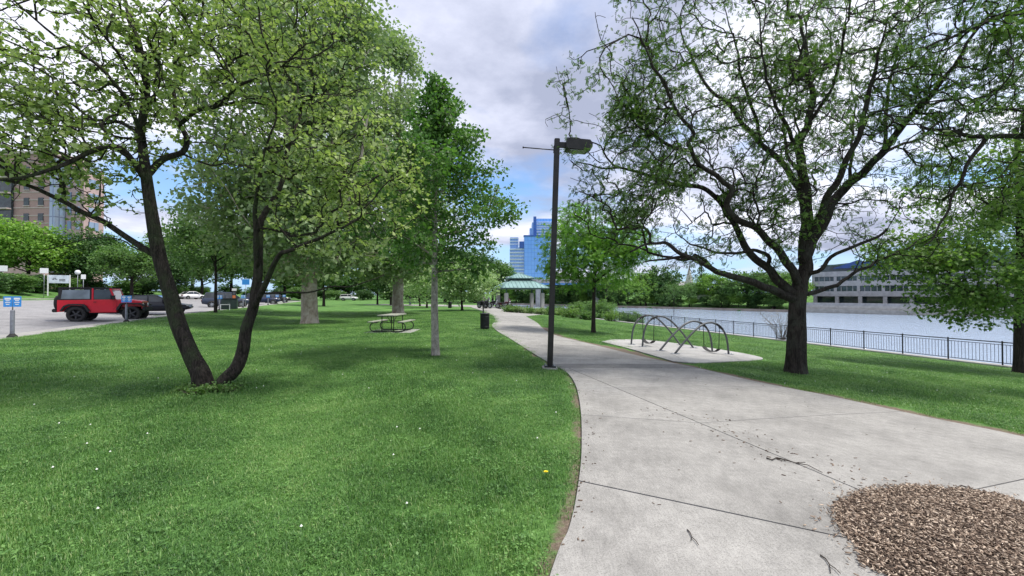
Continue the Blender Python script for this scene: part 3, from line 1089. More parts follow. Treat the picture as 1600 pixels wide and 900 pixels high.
def skeleton(limbs, attr, q, step=.35, bf=.25, curve=.45, tip=.006, expo=2.35, jit=.06, gnarl=0.0):
    """limbs: (points, r0, r1) polylines; attr: points the twigs must reach.
    Each attractor is joined to the nearest wood, wood first reached first."""
    cap = 60000
    X = np.zeros((cap, 3)); PL = np.zeros(cap); par = [-1] * cap; D = np.zeros((cap, 3)); fix = np.zeros(cap)
    n = 0
    for li, (pts, r0, r1) in enumerate(limbs):
        pts = np.array([tuple(w) for w in pts], float)
        pts = np.array(smooth3(pts))
        if gnarl and li:
            for w in range(1, len(pts)):
                pts[w] += gnarl * np.array(mnoise.noise_vector(Vector(tuple(pts[w] * 2.1 + li * 7.0)))) * min(1, w / 3)
        seg = np.linalg.norm(np.diff(pts, axis=0), axis=1); tot = seg.sum()
        if n == 0:
            last = -1
        else:
            dd = ((X[:n] - pts[0]) ** 2).sum(1)
            last = int(np.argmin(dd))
        run = 0.0
        for i, w in enumerate(pts):
            if i: run += seg[i - 1]
            if i == 0 and last >= 0 and np.linalg.norm(X[last] - w) < .03: continue
            X[n] = w; par[n] = last
            PL[n] = 0 if last < 0 else PL[last] + np.linalg.norm(w - X[last])
            D[n] = nrm(w - X[last]) if last >= 0 else (0, 0, 1)
            fix[n] = r0 + (r1 - r0) * (run / max(tot, 1e-6))
            last = n; n += 1
    limb_n = n
    # order by distance from the limbs
    dist = np.array([((X[:n] - a) ** 2).sum(1).min() for a in attr]) ** .5
    order = np.argsort(dist)
    tips = []
    minh = X[0, 2] + (X[limb_n - 1, 2] - X[0, 2]) * 0
    for ai in order:
        a = attr[ai]
        v = a - X[:n]
        ds = np.sqrt((v ** 2).sum(1)) + 1e-6
        cosv = (v * D[:n]).sum(1) / ds
        cost = ds * (1.28 - .42 * cosv) + bf * PL[:n]
        cost[:min(3, limb_n)] += 50
        j = int(np.argmin(cost))
        L = ds[j]
        if L < .05 or n > cap - 60: continue
        b0 = X[j]; m_ = b0 + D[j] * L * curve + (q.normal(0, 1, 3) * jit * L)
        k = max(2, int(L / step) + 1)
        last = j; first = n
        for i in range(1, k + 1):
            t = i / k
            w = (1 - t) ** 2 * b0 + 2 * t * (1 - t) * m_ + t * t * a
            if i < k: w = w + q.normal(0, jit * .35 * step, 3)
            X[n] = w; par[n] = last; D[n] = nrm(w - X[last]); PL[n] = PL[last] + np.linalg.norm(w - X[last])
            last = n; n += 1
        tips.append((first, n, j))
    # pipe model
    A = np.full(n, 0.0); has = np.zeros(n, bool)
    for i in range(n - 1, -1, -1):
        if not has[i]: A[i] = max(A[i], tip ** expo)
        p_ = par[i]
        if p_ >= 0: A[p_] += A[i]; has[p_] = True
    r = A ** (1 / expo)
    r = np.where(fix[:n] > 0, np.maximum(fix[:n], np.minimum(r, fix[:n] * 1.15)), r)
    for i in range(n):                       # nothing thicker than what carries it
        if par[i] >= 0: r[i] = min(r[i], r[par[i]] * .98)
    return X[:n], par[:n], r, tips, D[:n]


def smooth3(p, n=4):
    if len(p) < 3:
        return [p[0] + (p[-1] - p[0]) * t for t in np.linspace(0, 1, 5)]
    q = np.vstack([2 * p[0] - p[1], p, 2 * p[-1] - p[-2]])
    out = []
    for i in range(1, len(q) - 2):
        for s in np.linspace(0, 1, n, endpoint=False):
            a, b, c, d = q[i - 1], q[i], q[i + 1], q[i + 2]
            out.append(.5 * ((2 * b) + (c - a) * s + (2 * a - 5 * b + 4 * c - d) * s * s + (3 * b - a - 3 * c + d) * s ** 3))
    out.append(p[-1])
    return out


def wood_mesh(name, X, par, r, flare=.5, q=None, minr=0.0, lump=.1):
    n = len(X)
    kids = [[] for _ in range(n)]
    for i in range(n):
        if par[i] >= 0: kids[par[i]].append(i)
    V, F = [], []
    base = 0
    starts = [(i, -1) for i in range(n) if par[i] < 0]
    z0 = X[0, 2]
    while starts:
        i, p_ = starts.pop()
        chain = [i]
        while kids[chain[-1]]:
            ks = sorted(kids[chain[-1]], key=lambda c: -r[c])
            for c in ks[1:]: starts.append((c, chain[-1]))
            chain.append(ks[0])
        pts = X[chain]; rr = r[chain].copy()
        if p_ >= 0:
            pts = np.vstack([X[p_], pts]); rr = np.concatenate([[min(rr[0] * 1.15, r[p_])], rr])
        if len(pts) < 2: continue
        if rr.max() < minr: continue
        mx = rr.max()
        sides = 14 if mx > .12 else (8 if mx > .04 else (5 if mx > .012 else 3))
        t = np.gradient(pts, axis=0); t = nrm(t)
        ref = np.array([.31, .95, .1]) if abs(t[0, 2]) > .6 else np.array([0.1, .2, 1.0])
        e1 = nrm(ref - t * (t @ ref)[:, None])
        if mx > .012:                       # carry the ring frame along so that it never flips
            for w in range(1, len(t)):
                v_ = e1[w - 1] - t[w] * float(t[w] @ e1[w - 1])
                e1[w] = v_ / (math.sqrt(float(v_ @ v_)) + 1e-9)
        e2 = np.cross(t, e1)
        ang = 2 * math.pi * np.arange(sides) / sides
        rad = np.repeat(rr[:, None], sides, 1)
        if mx > .05:
            rad = rad * (1 + lump * .6 * np.sin(3 * ang[None] + pts[:, 2:3] * 1.7) + lump * .5 * np.sin(5 * ang[None] - pts[:, 2:3] * 2.9 + 1))
            if par[i] < 0:
                h = (pts[:, 2:3] - z0)
                rad = rad * (1 + flare * np.exp(-np.maximum(h, 0) / .22) * (1 + .35 * np.sin(4 * ang[None] + .7)))
        ring = pts[:, None] + rad[..., None] * (np.cos(ang)[None, :, None] * e1[:, None] + np.sin(ang)[None, :, None] * e2[:, None])
        V.append(ring.reshape(-1, 3))
        m_ = len(pts)
        ii = np.arange(m_ - 1)[:, None] * sides; jj = np.arange(sides)[None]
        kk = (jj + 1) % sides
        F.append((np.stack([ii + jj, ii + kk, ii + sides + kk, ii + sides + jj], -1) + base).reshape(-1, 4))
        base += m_ * sides
    return tri_mesh(name, np.vstack(V), np.vstack(F), smo=True)


def blob_points(ells, q, gap=None, shell=.45, gscale=.6, gthr=-.1):
    """points in ellipsoids (centre, radii, n), thinned by a noise field so that clumps and gaps form"""
    out = []
    for c, rad, n in ells:
        c = np.array(c[:]); rad = np.array(rad)
        got = 0; tries = 0
        while got < n and tries < 60:
            tries += 1
            v = nrm(q.normal(0, 1, (n, 3)))
            rr = q.uniform(0, 1, n) ** shell
            ps = c + v * rr[:, None] * rad
            if gap is not None:
                nv = np.array([mnoise.noise(Vector(tuple(w * gscale + gap))) for w in ps])
                ps = ps[nv > gthr]
            ps = ps[:n - got]
            out.append(ps); got += len(ps)
    return np.vstack(out)


def make_tree(name, label, base, limbs, attr, leaf, bark, leafm, seed, per=10, spread=.22, size=.1, shape='diamond', group=None, cat='tree', step=.35, bf=.25,
              tip=.006, expo=2.35, curve=.45, flare=.5, droop=.3, flat=.7, back=.6, jit=.06, bare=0.0, lump=.1, gnarl=0.0):
    q = np.random.default_rng(seed)
    base = Vector(base)
    X, par, r, tips, D = skeleton(limbs, attr, q, step, bf, curve, tip, expo, jit, gnarl)
    root = thing(name, label, cat, base, group=group)
    b = np.array(base)
    tr = link('trunk', wood_mesh('trunk', X - b, par, r, flare, q, lump=lump), root, m=bark)
    S, DD = [], []
    for (f, e, j) in tips:
        if bare and q.uniform() < bare: continue
        idx_ = np.arange(f, e)
        k = q.poisson(per)
        if k == 0: continue
        w = q.uniform(1 - back, 1, k) ** .8 * (len(idx_) - 1)
        i0 = idx_[np.floor(w).astype(int)]; i1 = idx_[np.minimum(np.floor(w).astype(int) + 1, len(idx_) - 1)]
        fr = (w % 1)[:, None]
        S.append(X[i0] * (1 - fr) + X[i1] * fr + q.normal(0, spread, (k, 3)) * np.array([1, 1, .6]))
        DD.append(nrm(D[i0] * .5 + q.normal(0, .4, (k, 3))))
    S = np.vstack(S); DD = np.vstack(DD)
    cr = link('crown', leaves_mesh('crown', S - b, DD, shape, size, q, droop, flat), root, m=leafm)
    return root


def pl(D0, pts):
    return [at(u, v, D0 + dz) for u, v, dz in pts]


def ell(D0, u, v, su, sv, sd, n, dz=0.0):
    s = (D0 + dz) / FPX
    return (at(u, v, D0 + dz), (su * s, sd, sv * s), n)


BK = {
    'locust': barkmat('locust_bark', (.046, .038, .033), (.011, .009, .008), 5, moss=(.045, .046, .037)),
    'redbud': barkmat('redbud_bark', (.058, .047, .041), (.011, .009, .008), 6, moss=(.042, .05, .028)),
    'plane': barkmat('plane_bark', (.46, .41, .34), (.22, .17, .13), 1.2, patch=True),
    'pale': barkmat('pale_smooth_bark', (.40, .37, .33), (.17, .15, .13), 3, patch=True),
    'dark': barkmat('dark_bark', (.048, .04, .033), (.016, .013, .011), 4),
}
LF = {
    'locust': leafmat('locust_leaf', (.035, .082, .02), (.10, .19, .042), (.235, .34, .09), .38),
    'locust_young': leafmat('young_locust_leaf', (.06, .17, .025), (.13, .30, .045), (.26, .44, .08), .42),
    'redbud': leafmat('redbud_leaf', (.10, .16, .055), (.245, .335, .12), (.48, .55, .25), .42),
    'ginkgo': leafmat('deep_green_leaf', (.035, .095, .026), (.085, .195, .045), (.19, .33, .09), .40),
    'plane': leafmat('grey_green_leaf', (.10, .16, .07), (.21, .30, .135), (.38, .46, .25), .38),
    'crab': leafmat('pale_blossom_leaf', (.13, .24, .09), (.28, .42, .18), (.55, .66, .40), .35),
    'maple': leafmat('maple_leaf', (.06, .13, .034), (.145, .26, .065), (.31, .43, .13), .42),
    'bright': leafmat('bright_green_leaf', (.09, .20, .035), (.18, .34, .06), (.33, .50, .10), .40),
    'dark': leafmat('dark_green_leaf', (.018, .055, .018), (.045, .11, .03), (.10, .19, .05), .30),
    'mid': leafmat('mid_green_leaf', (.045, .11, .03), (.10, .20, .055), (.20, .32, .09), .36),
}

# --- forked redbud on the near lawn
b0 = P(330, 606); D0 = b0.y
limbs = [
    ([b0 + Vector((-.12, .02, -.12))] + pl(D0, [(315, 585, 0), (300, 556, .0), (279, 508, .05), (263, 450, .05), (248, 397, 0), (238, 340, -.05), (231, 292, -.05), (227, 258, 0)]), .155, .10),
    ([b0 + Vector((.12, .05, -.12))] + pl(D0, [(350, 596, .05), (372, 570, .15), (384, 522, .3), (394, 482, .4), (400, 440, .45), (405, 390, .5), (408, 345, .5)]), .125, .06),
    (pl(D0, [(408, 345, .5), (428, 308, .6), (446, 272, .8), (452, 225, 1.0), (470, 180, 1.2)]), .055, .02),
    (pl(D0, [(402, 420, .45), (398, 350, .2), (402, 300, 0), (410, 250, -.2), (425, 200, -.3)]), .045, .015),
    (pl(D0, [(394, 485, .4), (415, 442, .2), (438, 400, 0), (452, 392, -.1), (500, 372, -.3), (560, 345, -.4)]), .06, .012),
    (pl(D0, [(405, 458, .35), (440, 457, .1), (480, 456, 0), (520, 449, -.1), (556, 447, -.2), (600, 430, -.3)]), .022, .008),
    (pl(D0, [(250, 405, 0), (237, 396, 0), (203, 373, -.1), (171, 352, -.2), (128, 331, -.35), (101, 315, -.4), (48, 292, -.6), (-10, 276, -.9)]), .058, .018),
    (pl(D0, [(230, 285, -.05), (214, 262, -.2), (200, 243, -.4), (178, 230, -.6), (147, 236, -.8), (89, 262, -1.1), (44, 275, -1.3), (-20, 282, -1.6)]), .055, .015),
    (pl(D0, [(227, 258, 0), (222, 209, .1), (227, 133, .2), (218, 67, .3), (195, 0, .5), (180, -60, .6)]), .075, .02),
    (pl(D0, [(230, 275, 0), (253, 249, .2), (284, 236, .5), (291, 215, .6), (275, 185, .8), (272, 147, .9), (282, 100, 1.1), (300, 30, 1.3)]), .06, .015),
    (pl(D0, [(280, 195, .7), (311, 173, .5), (342, 164, .4), (378, 133, .2), (427, 111, 0), (480, 70, -.2)]), .04, .01),
    (pl(D0, [(342, 164, .4), (387, 160, .6), (435, 164, .8), (489, 147, 1.0), (540, 150, 1.1)]), .03, .008),
    (pl(D0, [(224, 215, 0), (200, 160, -.3), (178, 129, -.5), (133, 89, -.8), (84, 53, -1.1), (30, 10, -1.4)]), .04, .01),
    (pl(D0, [(224, 220, 0), (191, 191, .5), (133, 187, .9), (67, 178, 1.3), (0, 164, 1.7), (-60, 150, 2.0)]), .036, .01),
    (pl(D0, [(226, 150, .2), (200, 110, -.6), (160, 50, -1.2), (120, -10, -1.6)]), .03, .01),
    (pl(D0, [(284, 240, .5), (320, 256, .2), (356, 257, -.2), (400, 262, -.6)]), .02, .007),
    (pl(D0, [(250, 400, 0), (215, 388, .3), (180, 372, .8), (140, 372, 1.1), (60, 392, 1.4)]), .016, .005),
]
q = np.random.default_rng(11)
A1 = blob_points([ell(D0, 230, 70, 340, 200, 2.4, 1550), ell(D0, 60, 170, 200, 130, 1.9, 620, -.5), ell(D0, 520, 285, 165, 125, 1.6, 720, .2), ell(D0, 400, 140, 220, 170, 1.8, 480, .4),
                  ell(D0, 420, 50, 190, 150, 1.8, 260, 0)], q, np.array([3.1, 0, 7]), .62, 1.3, -.1)
uvv = np.array([((w[0] / w[1]) * FPX + 800, 460 - (w[2] - CAMH) / w[1] * FPX) for w in A1])
keep = ~((uvv[:, 0] < 330) & (uvv[:, 1] > np.where(uvv[:, 0] < 210, 305, 262))) & ~((uvv[:, 1] > 400)) & ~((uvv[:, 0] > 300) & (uvv[:, 0] < 400) & (uvv[:, 1] > 330))
A1 = A1[keep]
low = blob_points([ell(D0, 120, 300, 110, 60, .8, 70, -.2), ell(D0, 70, 235, 150, 55, 1.4, 300, -.8)], q, None)
make_tree('redbud_tree', 'dark two-stemmed tree leaning apart in a V, with heart-shaped leaves, on the near lawn', b0, limbs, np.vstack([A1, low]), None, BK['redbud'], LF['redbud'], 21,
          per=8.5, spread=.05, size=.066, shape='heart', step=.16, bf=.10, tip=.0062, expo=2.75, flare=.35, droop=.3, flat=1.5, jit=.17, bare=.25, gnarl=.04)

# --- big honey locust by the river lawn
b1 = P(1243, 584); D1 = b1.y
limbs = [
    ([b1 + Vector((0, 0, -.15))] + pl(D1, [(1243, 560, 0), (1244, 520, 0), (1246, 485, 0), (1249, 459, 0)]), .25, .225),
    (pl(D1, [(1249, 459, 0), (1256, 425, .05), (1258, 399, .1), (1260, 349, .1), (1260, 299, .05), (1253, 271, 0), (1251, 239, -.2), (1253, 214, -.3), (1264, 193, -.5), (1270, 150, -.7), (1262, 100, -.9), (1252, 30, -1.1)]), .19, .025),
    (pl(D1, [(1246, 470, 0), (1216, 456, -.2), (1169, 438, -.5), (1123, 424, -.8), (1080, 402, -1.1), (1059, 392, -1.2), (1041, 379, -1.3), (1016, 381, -1.5), (985, 392, -1.7)]), .11, .02),
    (pl(D1, [(1080, 402, -1.1), (1045, 404, -1.0), (1006, 411, -.9)]), .04, .015),
    (pl(D1, [(1248, 462, 0), (1233, 452, .1), (1212, 434, .2), (1201, 420, .3), (1180, 406, .4), (1162, 385, .5), (1155, 363, .6), (1144, 342, .6), (1134, 328, .7), (1116, 306, .8), (1088, 292, .9), (1045, 285, 1.1), (1013, 274, 1.2), (977, 264, 1.4), (942, 262, 1.5), (900, 252, 1.6)]), .13, .014),
    (pl(D1, [(1201, 420, .3), (1198, 399, 0), (1176, 392, -.3), (1144, 395, -.5), (1116, 392, -.7), (1091, 385, -.9), (1060, 370, -1.2)]), .055, .012),
    (pl(D1, [(1251, 445, 0), (1237, 427, -.1), (1219, 395, -.2), (1201, 378, -.35), (1180, 356, -.5), (1155, 342, -.7), (1137, 321, -.8), (1144, 296, -.9), (1130, 282, -1.0), (1109, 267, -1.1), (1091, 257, -1.2), (1080, 235, -1.3), (1073, 225, -1.35), (1084, 207, -1.4), (1073, 189, -1.5), (1059, 175, -1.6), (1040, 140, -1.7), (1015, 90, -1.9), (990, 30, -2.0)]), .11, .012),
    (pl(D1, [(1080, 235, -1.3), (1048, 228, -1.0), (1027, 217, -.8), (1013, 203, -.6), (1002, 182, -.4), (960, 150, -.2)]), .05, .01),
    (pl(D1, [(1258, 330, .1), (1251, 299, .3), (1233, 271, .5), (1215, 246, .7), (1187, 225, .9), (1169, 203, 1.0), (1148, 178, 1.1), (1134, 161, 1.2), (1100, 130, 1.4), (1075, 80, 1.6), (1055, 20, 1.8)]), .10, .012),
    (pl(D1, [(1187, 225, .9), (1180, 180, .5), (1160, 130, .2), (1150, 70, 0), (1130, 10, -.1)]), .045, .01),
    (pl(D1, [(1256, 405, .05), (1267, 378, .2), (1289, 342, .3), (1303, 314, .4), (1328, 289, .4), (1353, 264, .3), (1381, 239, .2), (1399, 210, .1), (1424, 182, 0), (1452, 150, -.2), (1490, 100, -.4), (1535, 35, -.6)]), .15, .025),
    (pl(D1, [(1262, 375, .1), (1282, 335, -.2), (1296, 300, -.5), (1312, 272, -.7), (1331, 232, -.9), (1346, 203, -1.0), (1353, 171, -1.1), (1364, 120, -1.2), (1385, 40, -1.4)]), .10, .015),
    (pl(D1, [(1381, 239, .2), (1384, 200, .7), (1387, 150, 1.0), (1400, 90, 1.3), (1415, 20, 1.5)]), .055, .012),
    (pl(D1, [(1353, 264, .3), (1400, 228, .9), (1440, 215, 1.3), (1490, 170, 1.8), (1560, 140, 2.2)]), .05, .01),
    (pl(D1, [(1256, 430, 0), (1282, 417, -.3), (1310, 395, -.5), (1342, 381, -.7), (1370, 370, -.9), (1383, 358, -1.0)]), .055, .028),
    (pl(D1, [(1252, 462, 0), (1292, 450, .3), (1317, 440, .5), (1338, 424, .7), (1363, 413, .9), (1399, 395, 1.1), (1427, 385, 1.3), (1460, 360, 1.5)]), .06, .012),
    (pl(D1, [(1299, 318, .4), (1328, 318, .0), (1349, 313, -.3), (1390, 318, -.7)]), .026, .007),
    (pl(D1, [(1251, 239, -.2), (1225, 190, -.9), (1205, 140, -1.4), (1190, 70, -1.8), (1185, 10, -2.1)]), .05, .01),
    (pl(D1, [(1264, 193, -.5), (1300, 140, -1.0), (1315, 80, -1.5), (1320, 10, -1.9)]), .045, .01),
    (pl(D1, [(1253, 271, 0), (1230, 240, 1.2), (1225, 180, 2.0), (1240, 100, 2.6)]), .05, .01),
    (pl(D1, [(1328, 289, .4), (1330, 240, 1.4), (1335, 180, 2.2), (1330, 100, 2.8)]), .05, .01),
]
A1 = blob_points([ell(D1, 1240, 100, 340, 270, 4.3, 3000), ell(D1, 1000, 180, 150, 165, 2.2, 900, -.6), ell(D1, 985, 325, 105, 70, 1.8, 340, -.4), ell(D1, 1130, 310, 150, 110, 2.0, 700),
                  ell(D1, 1430, 150, 210, 210, 2.6, 950), ell(D1, 1370, 370, 110, 70, 1.5, 90, .6), ell(D1, 1090, 400, 90, 40, 1.2, 60, -.8), ell(D1, 1210, 360, 70, 80, 1.4, 90)], q, np.array([9.1, 3, 1]), .6, .7, -.1)
make_tree('locust_tree', 'spreading dark-trunked tree with feathery leaves beside the swings', b1, limbs, A1, None, BK['locust'], LF['locust'], 22,
          per=8.0, spread=.08, size=.125, shape='frond', step=.17, bf=.08, tip=.0078, expo=2.75, flare=.4, droop=.15, flat=1.6, jit=.22, bare=.22, gnarl=.075)

# --- second locust, most of it to the right of the view: its boughs reach in
b2 = Vector((14.2, 9.6, 0)); b2.z = float(G(b2.x, b2.y)); D2 = b2.y
u2 = 800 + b2.x / b2.y * FPX
limbs = [
    ([b2 + Vector((0, 0, -.15)), b2 + Vector((0, 0, 1.2)), b2 + Vector((-.05, 0, 2.4))], .26, .22),
    ([b2 + Vector((-.05, 0, 2.4))] + pl(D2, [(1720, 235, 0), (1600, 213, .0), (1541, 216, .0), (1483, 205, .1), (1440, 196, .2)]), .12, .03),
    (pl(D2, [(1541, 216, 0), (1510, 260, -.2), (1490, 310, -.3), (1465, 360, -.4), (1440, 380, -.5)]), .045, .012),
    ([b2 + Vector((-.05, 0, 2.4))] + pl(D2, [(1740, 160, .3), (1660, 60, .2), (1590, 18, 0), (1520, 45, -.3), (1450, 70, -.5)]), .12, .02),
    ([b2 + Vector((-.05, 0, 2.4)), b2 + Vector((.3, .3, 4.5)), b2 + Vector((.6, .5, 7.0))], .15, .05),
    ([b2 + Vector((-.05, 0, 2.4)), b2 + Vector((1.6, .6, 4.0)), b2 + Vector((3.2, 1.0, 5.6))], .12, .04),
]
A1 = blob_points([ell(D2, 1560, 240, 130, 120, 1.6, 300), ell(D2, 1540, 60, 140, 110, 1.8, 330), ell(D2, u2 + 40, 80, 260, 220, 3.6, 420)], q, np.array([1.1, 3, 8]), .6, .7, -.1)
make_tree('locust_tree', 'feathery-leaved tree whose long dark boughs reach in over the river railing', b2, limbs, A1, None, BK['locust'], LF['locust'], 23,
          per=8, spread=.09, size=.13, shape='frond', step=.2, bf=.08, tip=.0078, expo=2.75, flare=.4, droop=.15, flat=1.6, jit=.2, gnarl=.075)

# --- broad-leaved tree at the railing, right
b3 = P(1592, 584); D3 = b3.y
limbs = [
    ([b3 + Vector((0, 0, -.15))] + pl(D3, [(1592, 560, 0), (1593, 500, 0), (1594, 430, 0), (1594, 360, 0), (1592, 280, 0), (1588, 200, .2)]), .18, .07),
    (pl(D3, [(1594, 478, 0), (1565, 470, -.5), (1530, 460, -1.0), (1495, 448, -1.5), (1460, 440, -1.8)]), .05, .012),
    (pl(D3, [(1594, 440, 0), (1560, 410, .3), (1510, 380, .6), (1470, 372, 1.0), (1430, 380, 1.3)]), .06, .012),
    (pl(D3, [(1594, 360, 0), (1560, 330, -.6), (1510, 300, -1.2), (1460, 290, -1.6)]), .05, .012),
    (pl(D3, [(1594, 420, 0), (1630, 380, .4), (1680, 350, .8)]), .05, .012),
    (pl(D3, [(1593, 300, 0), (1630, 250, -.4), (1680, 210, -.8)]), .05, .012),
]
A1 = blob_points([ell(D3, 1560, 330, 150, 120, 3.2, 520), ell(D3, 1480, 410, 120, 65, 2.2, 380, -.6), ell(D3, 1535, 470, 95, 42, 1.6, 230, -.8), ell(D3, 1640, 330, 130, 150, 3.0, 200), ell(D3, 1400, 400, 45, 40, 1.2, 50, -.3), ell(D3, 1585, 330, 45, 120, 1.0, 170, -1.6)], q, np.array([4.1, 3, 1]), .6, .5, -.15)
make_tree('maple_tree', 'full green broad-leaved tree standing against the river railing', b3, limbs, A1, None, BK['dark'], LF['maple'], 24,
          per=14, spread=.2, size=.125, shape='lobed', step=.4, bf=.2, tip=.005, flare=.45, droop=.35, flat=.9)

# --- straight young tree with deep green foliage
b4 = P(681, 556); D4 = b4.y
limbs = [([b4 + Vector((0, 0, -.12))] + pl(D4, [(680, 530, 0), (679, 480, 0), (679, 430, 0), (679, 380, 0), (680, 320, .05), (681, 250, .1), (683, 180, .1), (685, 118, .1)]), .118, .012)]
q4 = np.random.default_rng(44)
for i in range(34):
    h = 1 - (i / 34) ** .9
    v0 = 425 - (1 - h) * 290
    az = i * 2.4 + q4.uniform(-.4, .4)
    ln = np.interp(v0, [105, 150, 200, 260, 310, 360, 400, 430], [.08, .34, .62, 1.2, 1.95, 2.35, 2.15, 1.6]) * q4.uniform(.8, 1.12)
    o = at(679 + (430 - v0) * .02, v0, D4 + .05)
    d = Vector((math.cos(az), math.sin(az), 0))
    rs_ = np.interp(v0, [105, 250, 360, 430], [1.5, 1.1, .6, .1])
    limbs.append(([o, o + d * ln * .3 + Vector((0, 0, ln * .16 * rs_)), o + d * ln * .68 + Vector((0, 0, ln * .38 * rs_)), o + d * ln + Vector((0, 0, ln * .50 * rs_))], .034 * (.45 + .55 * (v0 / 430)), .006))
A1 = []
for pts, r0, r1 in limbs[1:]:
    p0, p3 = np.array(pts[0]), np.array(pts[-1])
    ln = np.linalg.norm(p3 - p0)
    k = int(20 + ln * 26)
    t = q4.uniform(.12, 1.05, k)[:, None]
    A1.append(p0 + (p3 - p0) * t + np.array([0, 0, .12]) * ln * np.sin(3.14 * t) + q4.normal(0, 1, (k, 3)) * (.05 + .12 * ln * (1 - .5 * t)))
make_tree('young_tree', 'straight slim pale-trunked young tree with deep green conical crown, in mid lawn', b4, limbs, np.vstack(A1), None, BK['pale'], LF['ginkgo'], 25,
          per=12, spread=.12, size=.105, shape='wide', step=.25, bf=.12, tip=.004, flare=.35, droop=.2, flat=.8, lump=.05)

# --- two old planes with stout pale trunks
def plane_tree(u, v, lab, crown, r, seed, n, leafs, per, top, limbset):
    b = P(u, v); D = b.y
    L = [([b + Vector((0, 0, -.2))] + pl(D, [(u, v - 25, 0), (u - 1, v - 60, 0), (u - 2, v - 110, 0), (u, (v + top) / 2 - 40, .2), (u + 3, top + 60, .3)]), r, .12)]
    for du0, pts in limbset:
        L.append((pl(D, [(u + du0, w[1], w[2]) if i == 0 else w for i, w in enumerate(pts)]), .2, .04))
    A = blob_points([ell(D, *c) for c in crown], q, np.array([seed, 3.3, 1]), .6, .22, -.16)
    return make_tree('plane_tree', lab, b, L, A, None, BK['plane'], LF['plane'], seed, per=per, spread=.5, size=leafs, shape='wide', step=.8, bf=.2, tip=.012, flare=.35,
                     droop=.25, flat=.8, group=None)


plane_tree(484, 506, 'stout pale-barked old tree with tall grey-green crown, nearer the car park', [(450, 150, 150, 230, 5.5, 1150), (545, 60, 65, 115, 3, 240), (525, 270, 95, 110, 3.5, 330), (400, 310, 110, 100, 4, 300), (480, 375, 120, 62, 4, 330), (484, 330, 80, 110, 1.6, 260, -3.5)], .47, 61, 0, .25, 22, -60,
           [(0, [(484, 400, 0), (530, 340, -1), (560, 260, -2), (575, 180, -2.5)]), (0, [(482, 390, 0), (430, 330, 1), (390, 250, 2), (370, 150, 2)]), (0, [(484, 340, 0), (520, 220, 2), (545, 90, 3)]), (0, [(483, 320, 0), (450, 200, -2), (430, 60, -2.5)])])
plane_tree(622, 491, 'stout pale-barked old tree rising behind the picnic table', [(585, 210, 80, 165, 5, 900), (618, 110, 34, 65, 3, 170), (650, 320, 70, 90, 5, 330), (560, 330, 90, 90, 4, 300), (600, 400, 85, 42, 4.5, 300), (620, 370, 60, 70, 1.8, 200, -4.0)], .50, 62, 0, .28, 21, 60,
           [(0, [(621, 400, 0), (650, 340, -1), (655, 260, -2)]), (0, [(621, 390, 0), (580, 330, 1), (560, 240, 2)]), (0, [(621, 330, 0), (605, 220, 2), (600, 110, 2)])])

# ------------------------------------------------------------------ lamp post
M['footing'] = make_concrete('footing_concrete', .38, (1, .98, .95))
lb = P(859, 577)
lamp = thing('lamp_post', 'tall dark square lamp post with box lantern at the bend of the path', 'lamp post', lb)
lamp.rotation_euler = (0, R(1.9), 0)
LH = 5.32
MB().box(-.17, .17, -.17, .17, -.2, .055, bev=.012).build('footing', M['footing'], lamp)
MB().box(-.13, .13, -.13, .13, .056, .085, bev=.006).build('base_plate', M['black_metal'], lamp)
MB().box(-.062, .062, -.062, .062, .086, LH, bev=.012).build('pole', M['dark_bronze'], lamp)
for sx in (-1, 1):
    for sy in (-1, 1):
        MB().lathe([(0, .1), (.016, .1), (.016, .085)], 6, Matrix.Translation((sx * .1, sy * .1, .018))).build('bolt', M['steel'], lamp)
MB().box(.063, .22, -.035, .035, LH - .20, LH - .08).build('arm', M['dark_bronze'], lamp)
ln = MB()
ln.prism([(.20, LH - .06), (.24, LH - .02), (.74, LH - .05), (.80, LH - .12), (.80, LH - .20), (.68, LH - .29), (.24, LH - .26), (.20, LH - .22)], -.17, .17, 'y')
lan = ln.build('lantern', M['dark_bronze'], lamp)
MB().box(.30, .66, -.13, .13, LH - .292, LH - .278, Matrix.Rotation(0, 4, 'Y')).build('lens', make_glass('lamp_lens', (.35, .36, .36), .2), lan)
MB().tube([(-.062, 0, LH - .26), (-.76, 0, LH - .225)], .013, 8).build('banner_arm', M['dark_bronze'], lamp)
MB().lathe([(0, 0), (.024, .005), (.024, .03), (0, .035)], 10, Matrix.Translation((-.76, 0, LH - .225)) @ Matrix.Rotation(R(-90), 4, 'Y')).build('finial', M['dark_bronze'], lamp)
MB().box(-.075, -.063, -.05, .05, LH - .32, LH - .17).build('bracket', M['dark_bronze'], lamp)

# ------------------------------------------------------------------ arch swings
ARCH = [(0, 0), (.012, .22), (.03, .45), (.065, .65), (.12, .81), (.20, .93), (.29, .99), (.36, 1.0), (.44, .97), (.54, .88), (.66, .70), (.78, .48), (.90, .22), (1, 0)]


def arch(Lf, Rf, mirror, H):
    pts = ARCH if not mirror else [(1 - s, h) for s, h in reversed(ARCH)]
    return [Lf.lerp(Rf, s) + Vector((0, 0, .035 + h * H)) for s, h in pts]


def arch_at(pts, u):
    best = min(range(len(pts) - 1), key=lambda i: abs((pts[i].x / pts[i].y + pts[i + 1].x / pts[i + 1].y) / 2 - u))
    return pts[best].lerp(pts[best + 1], .5)


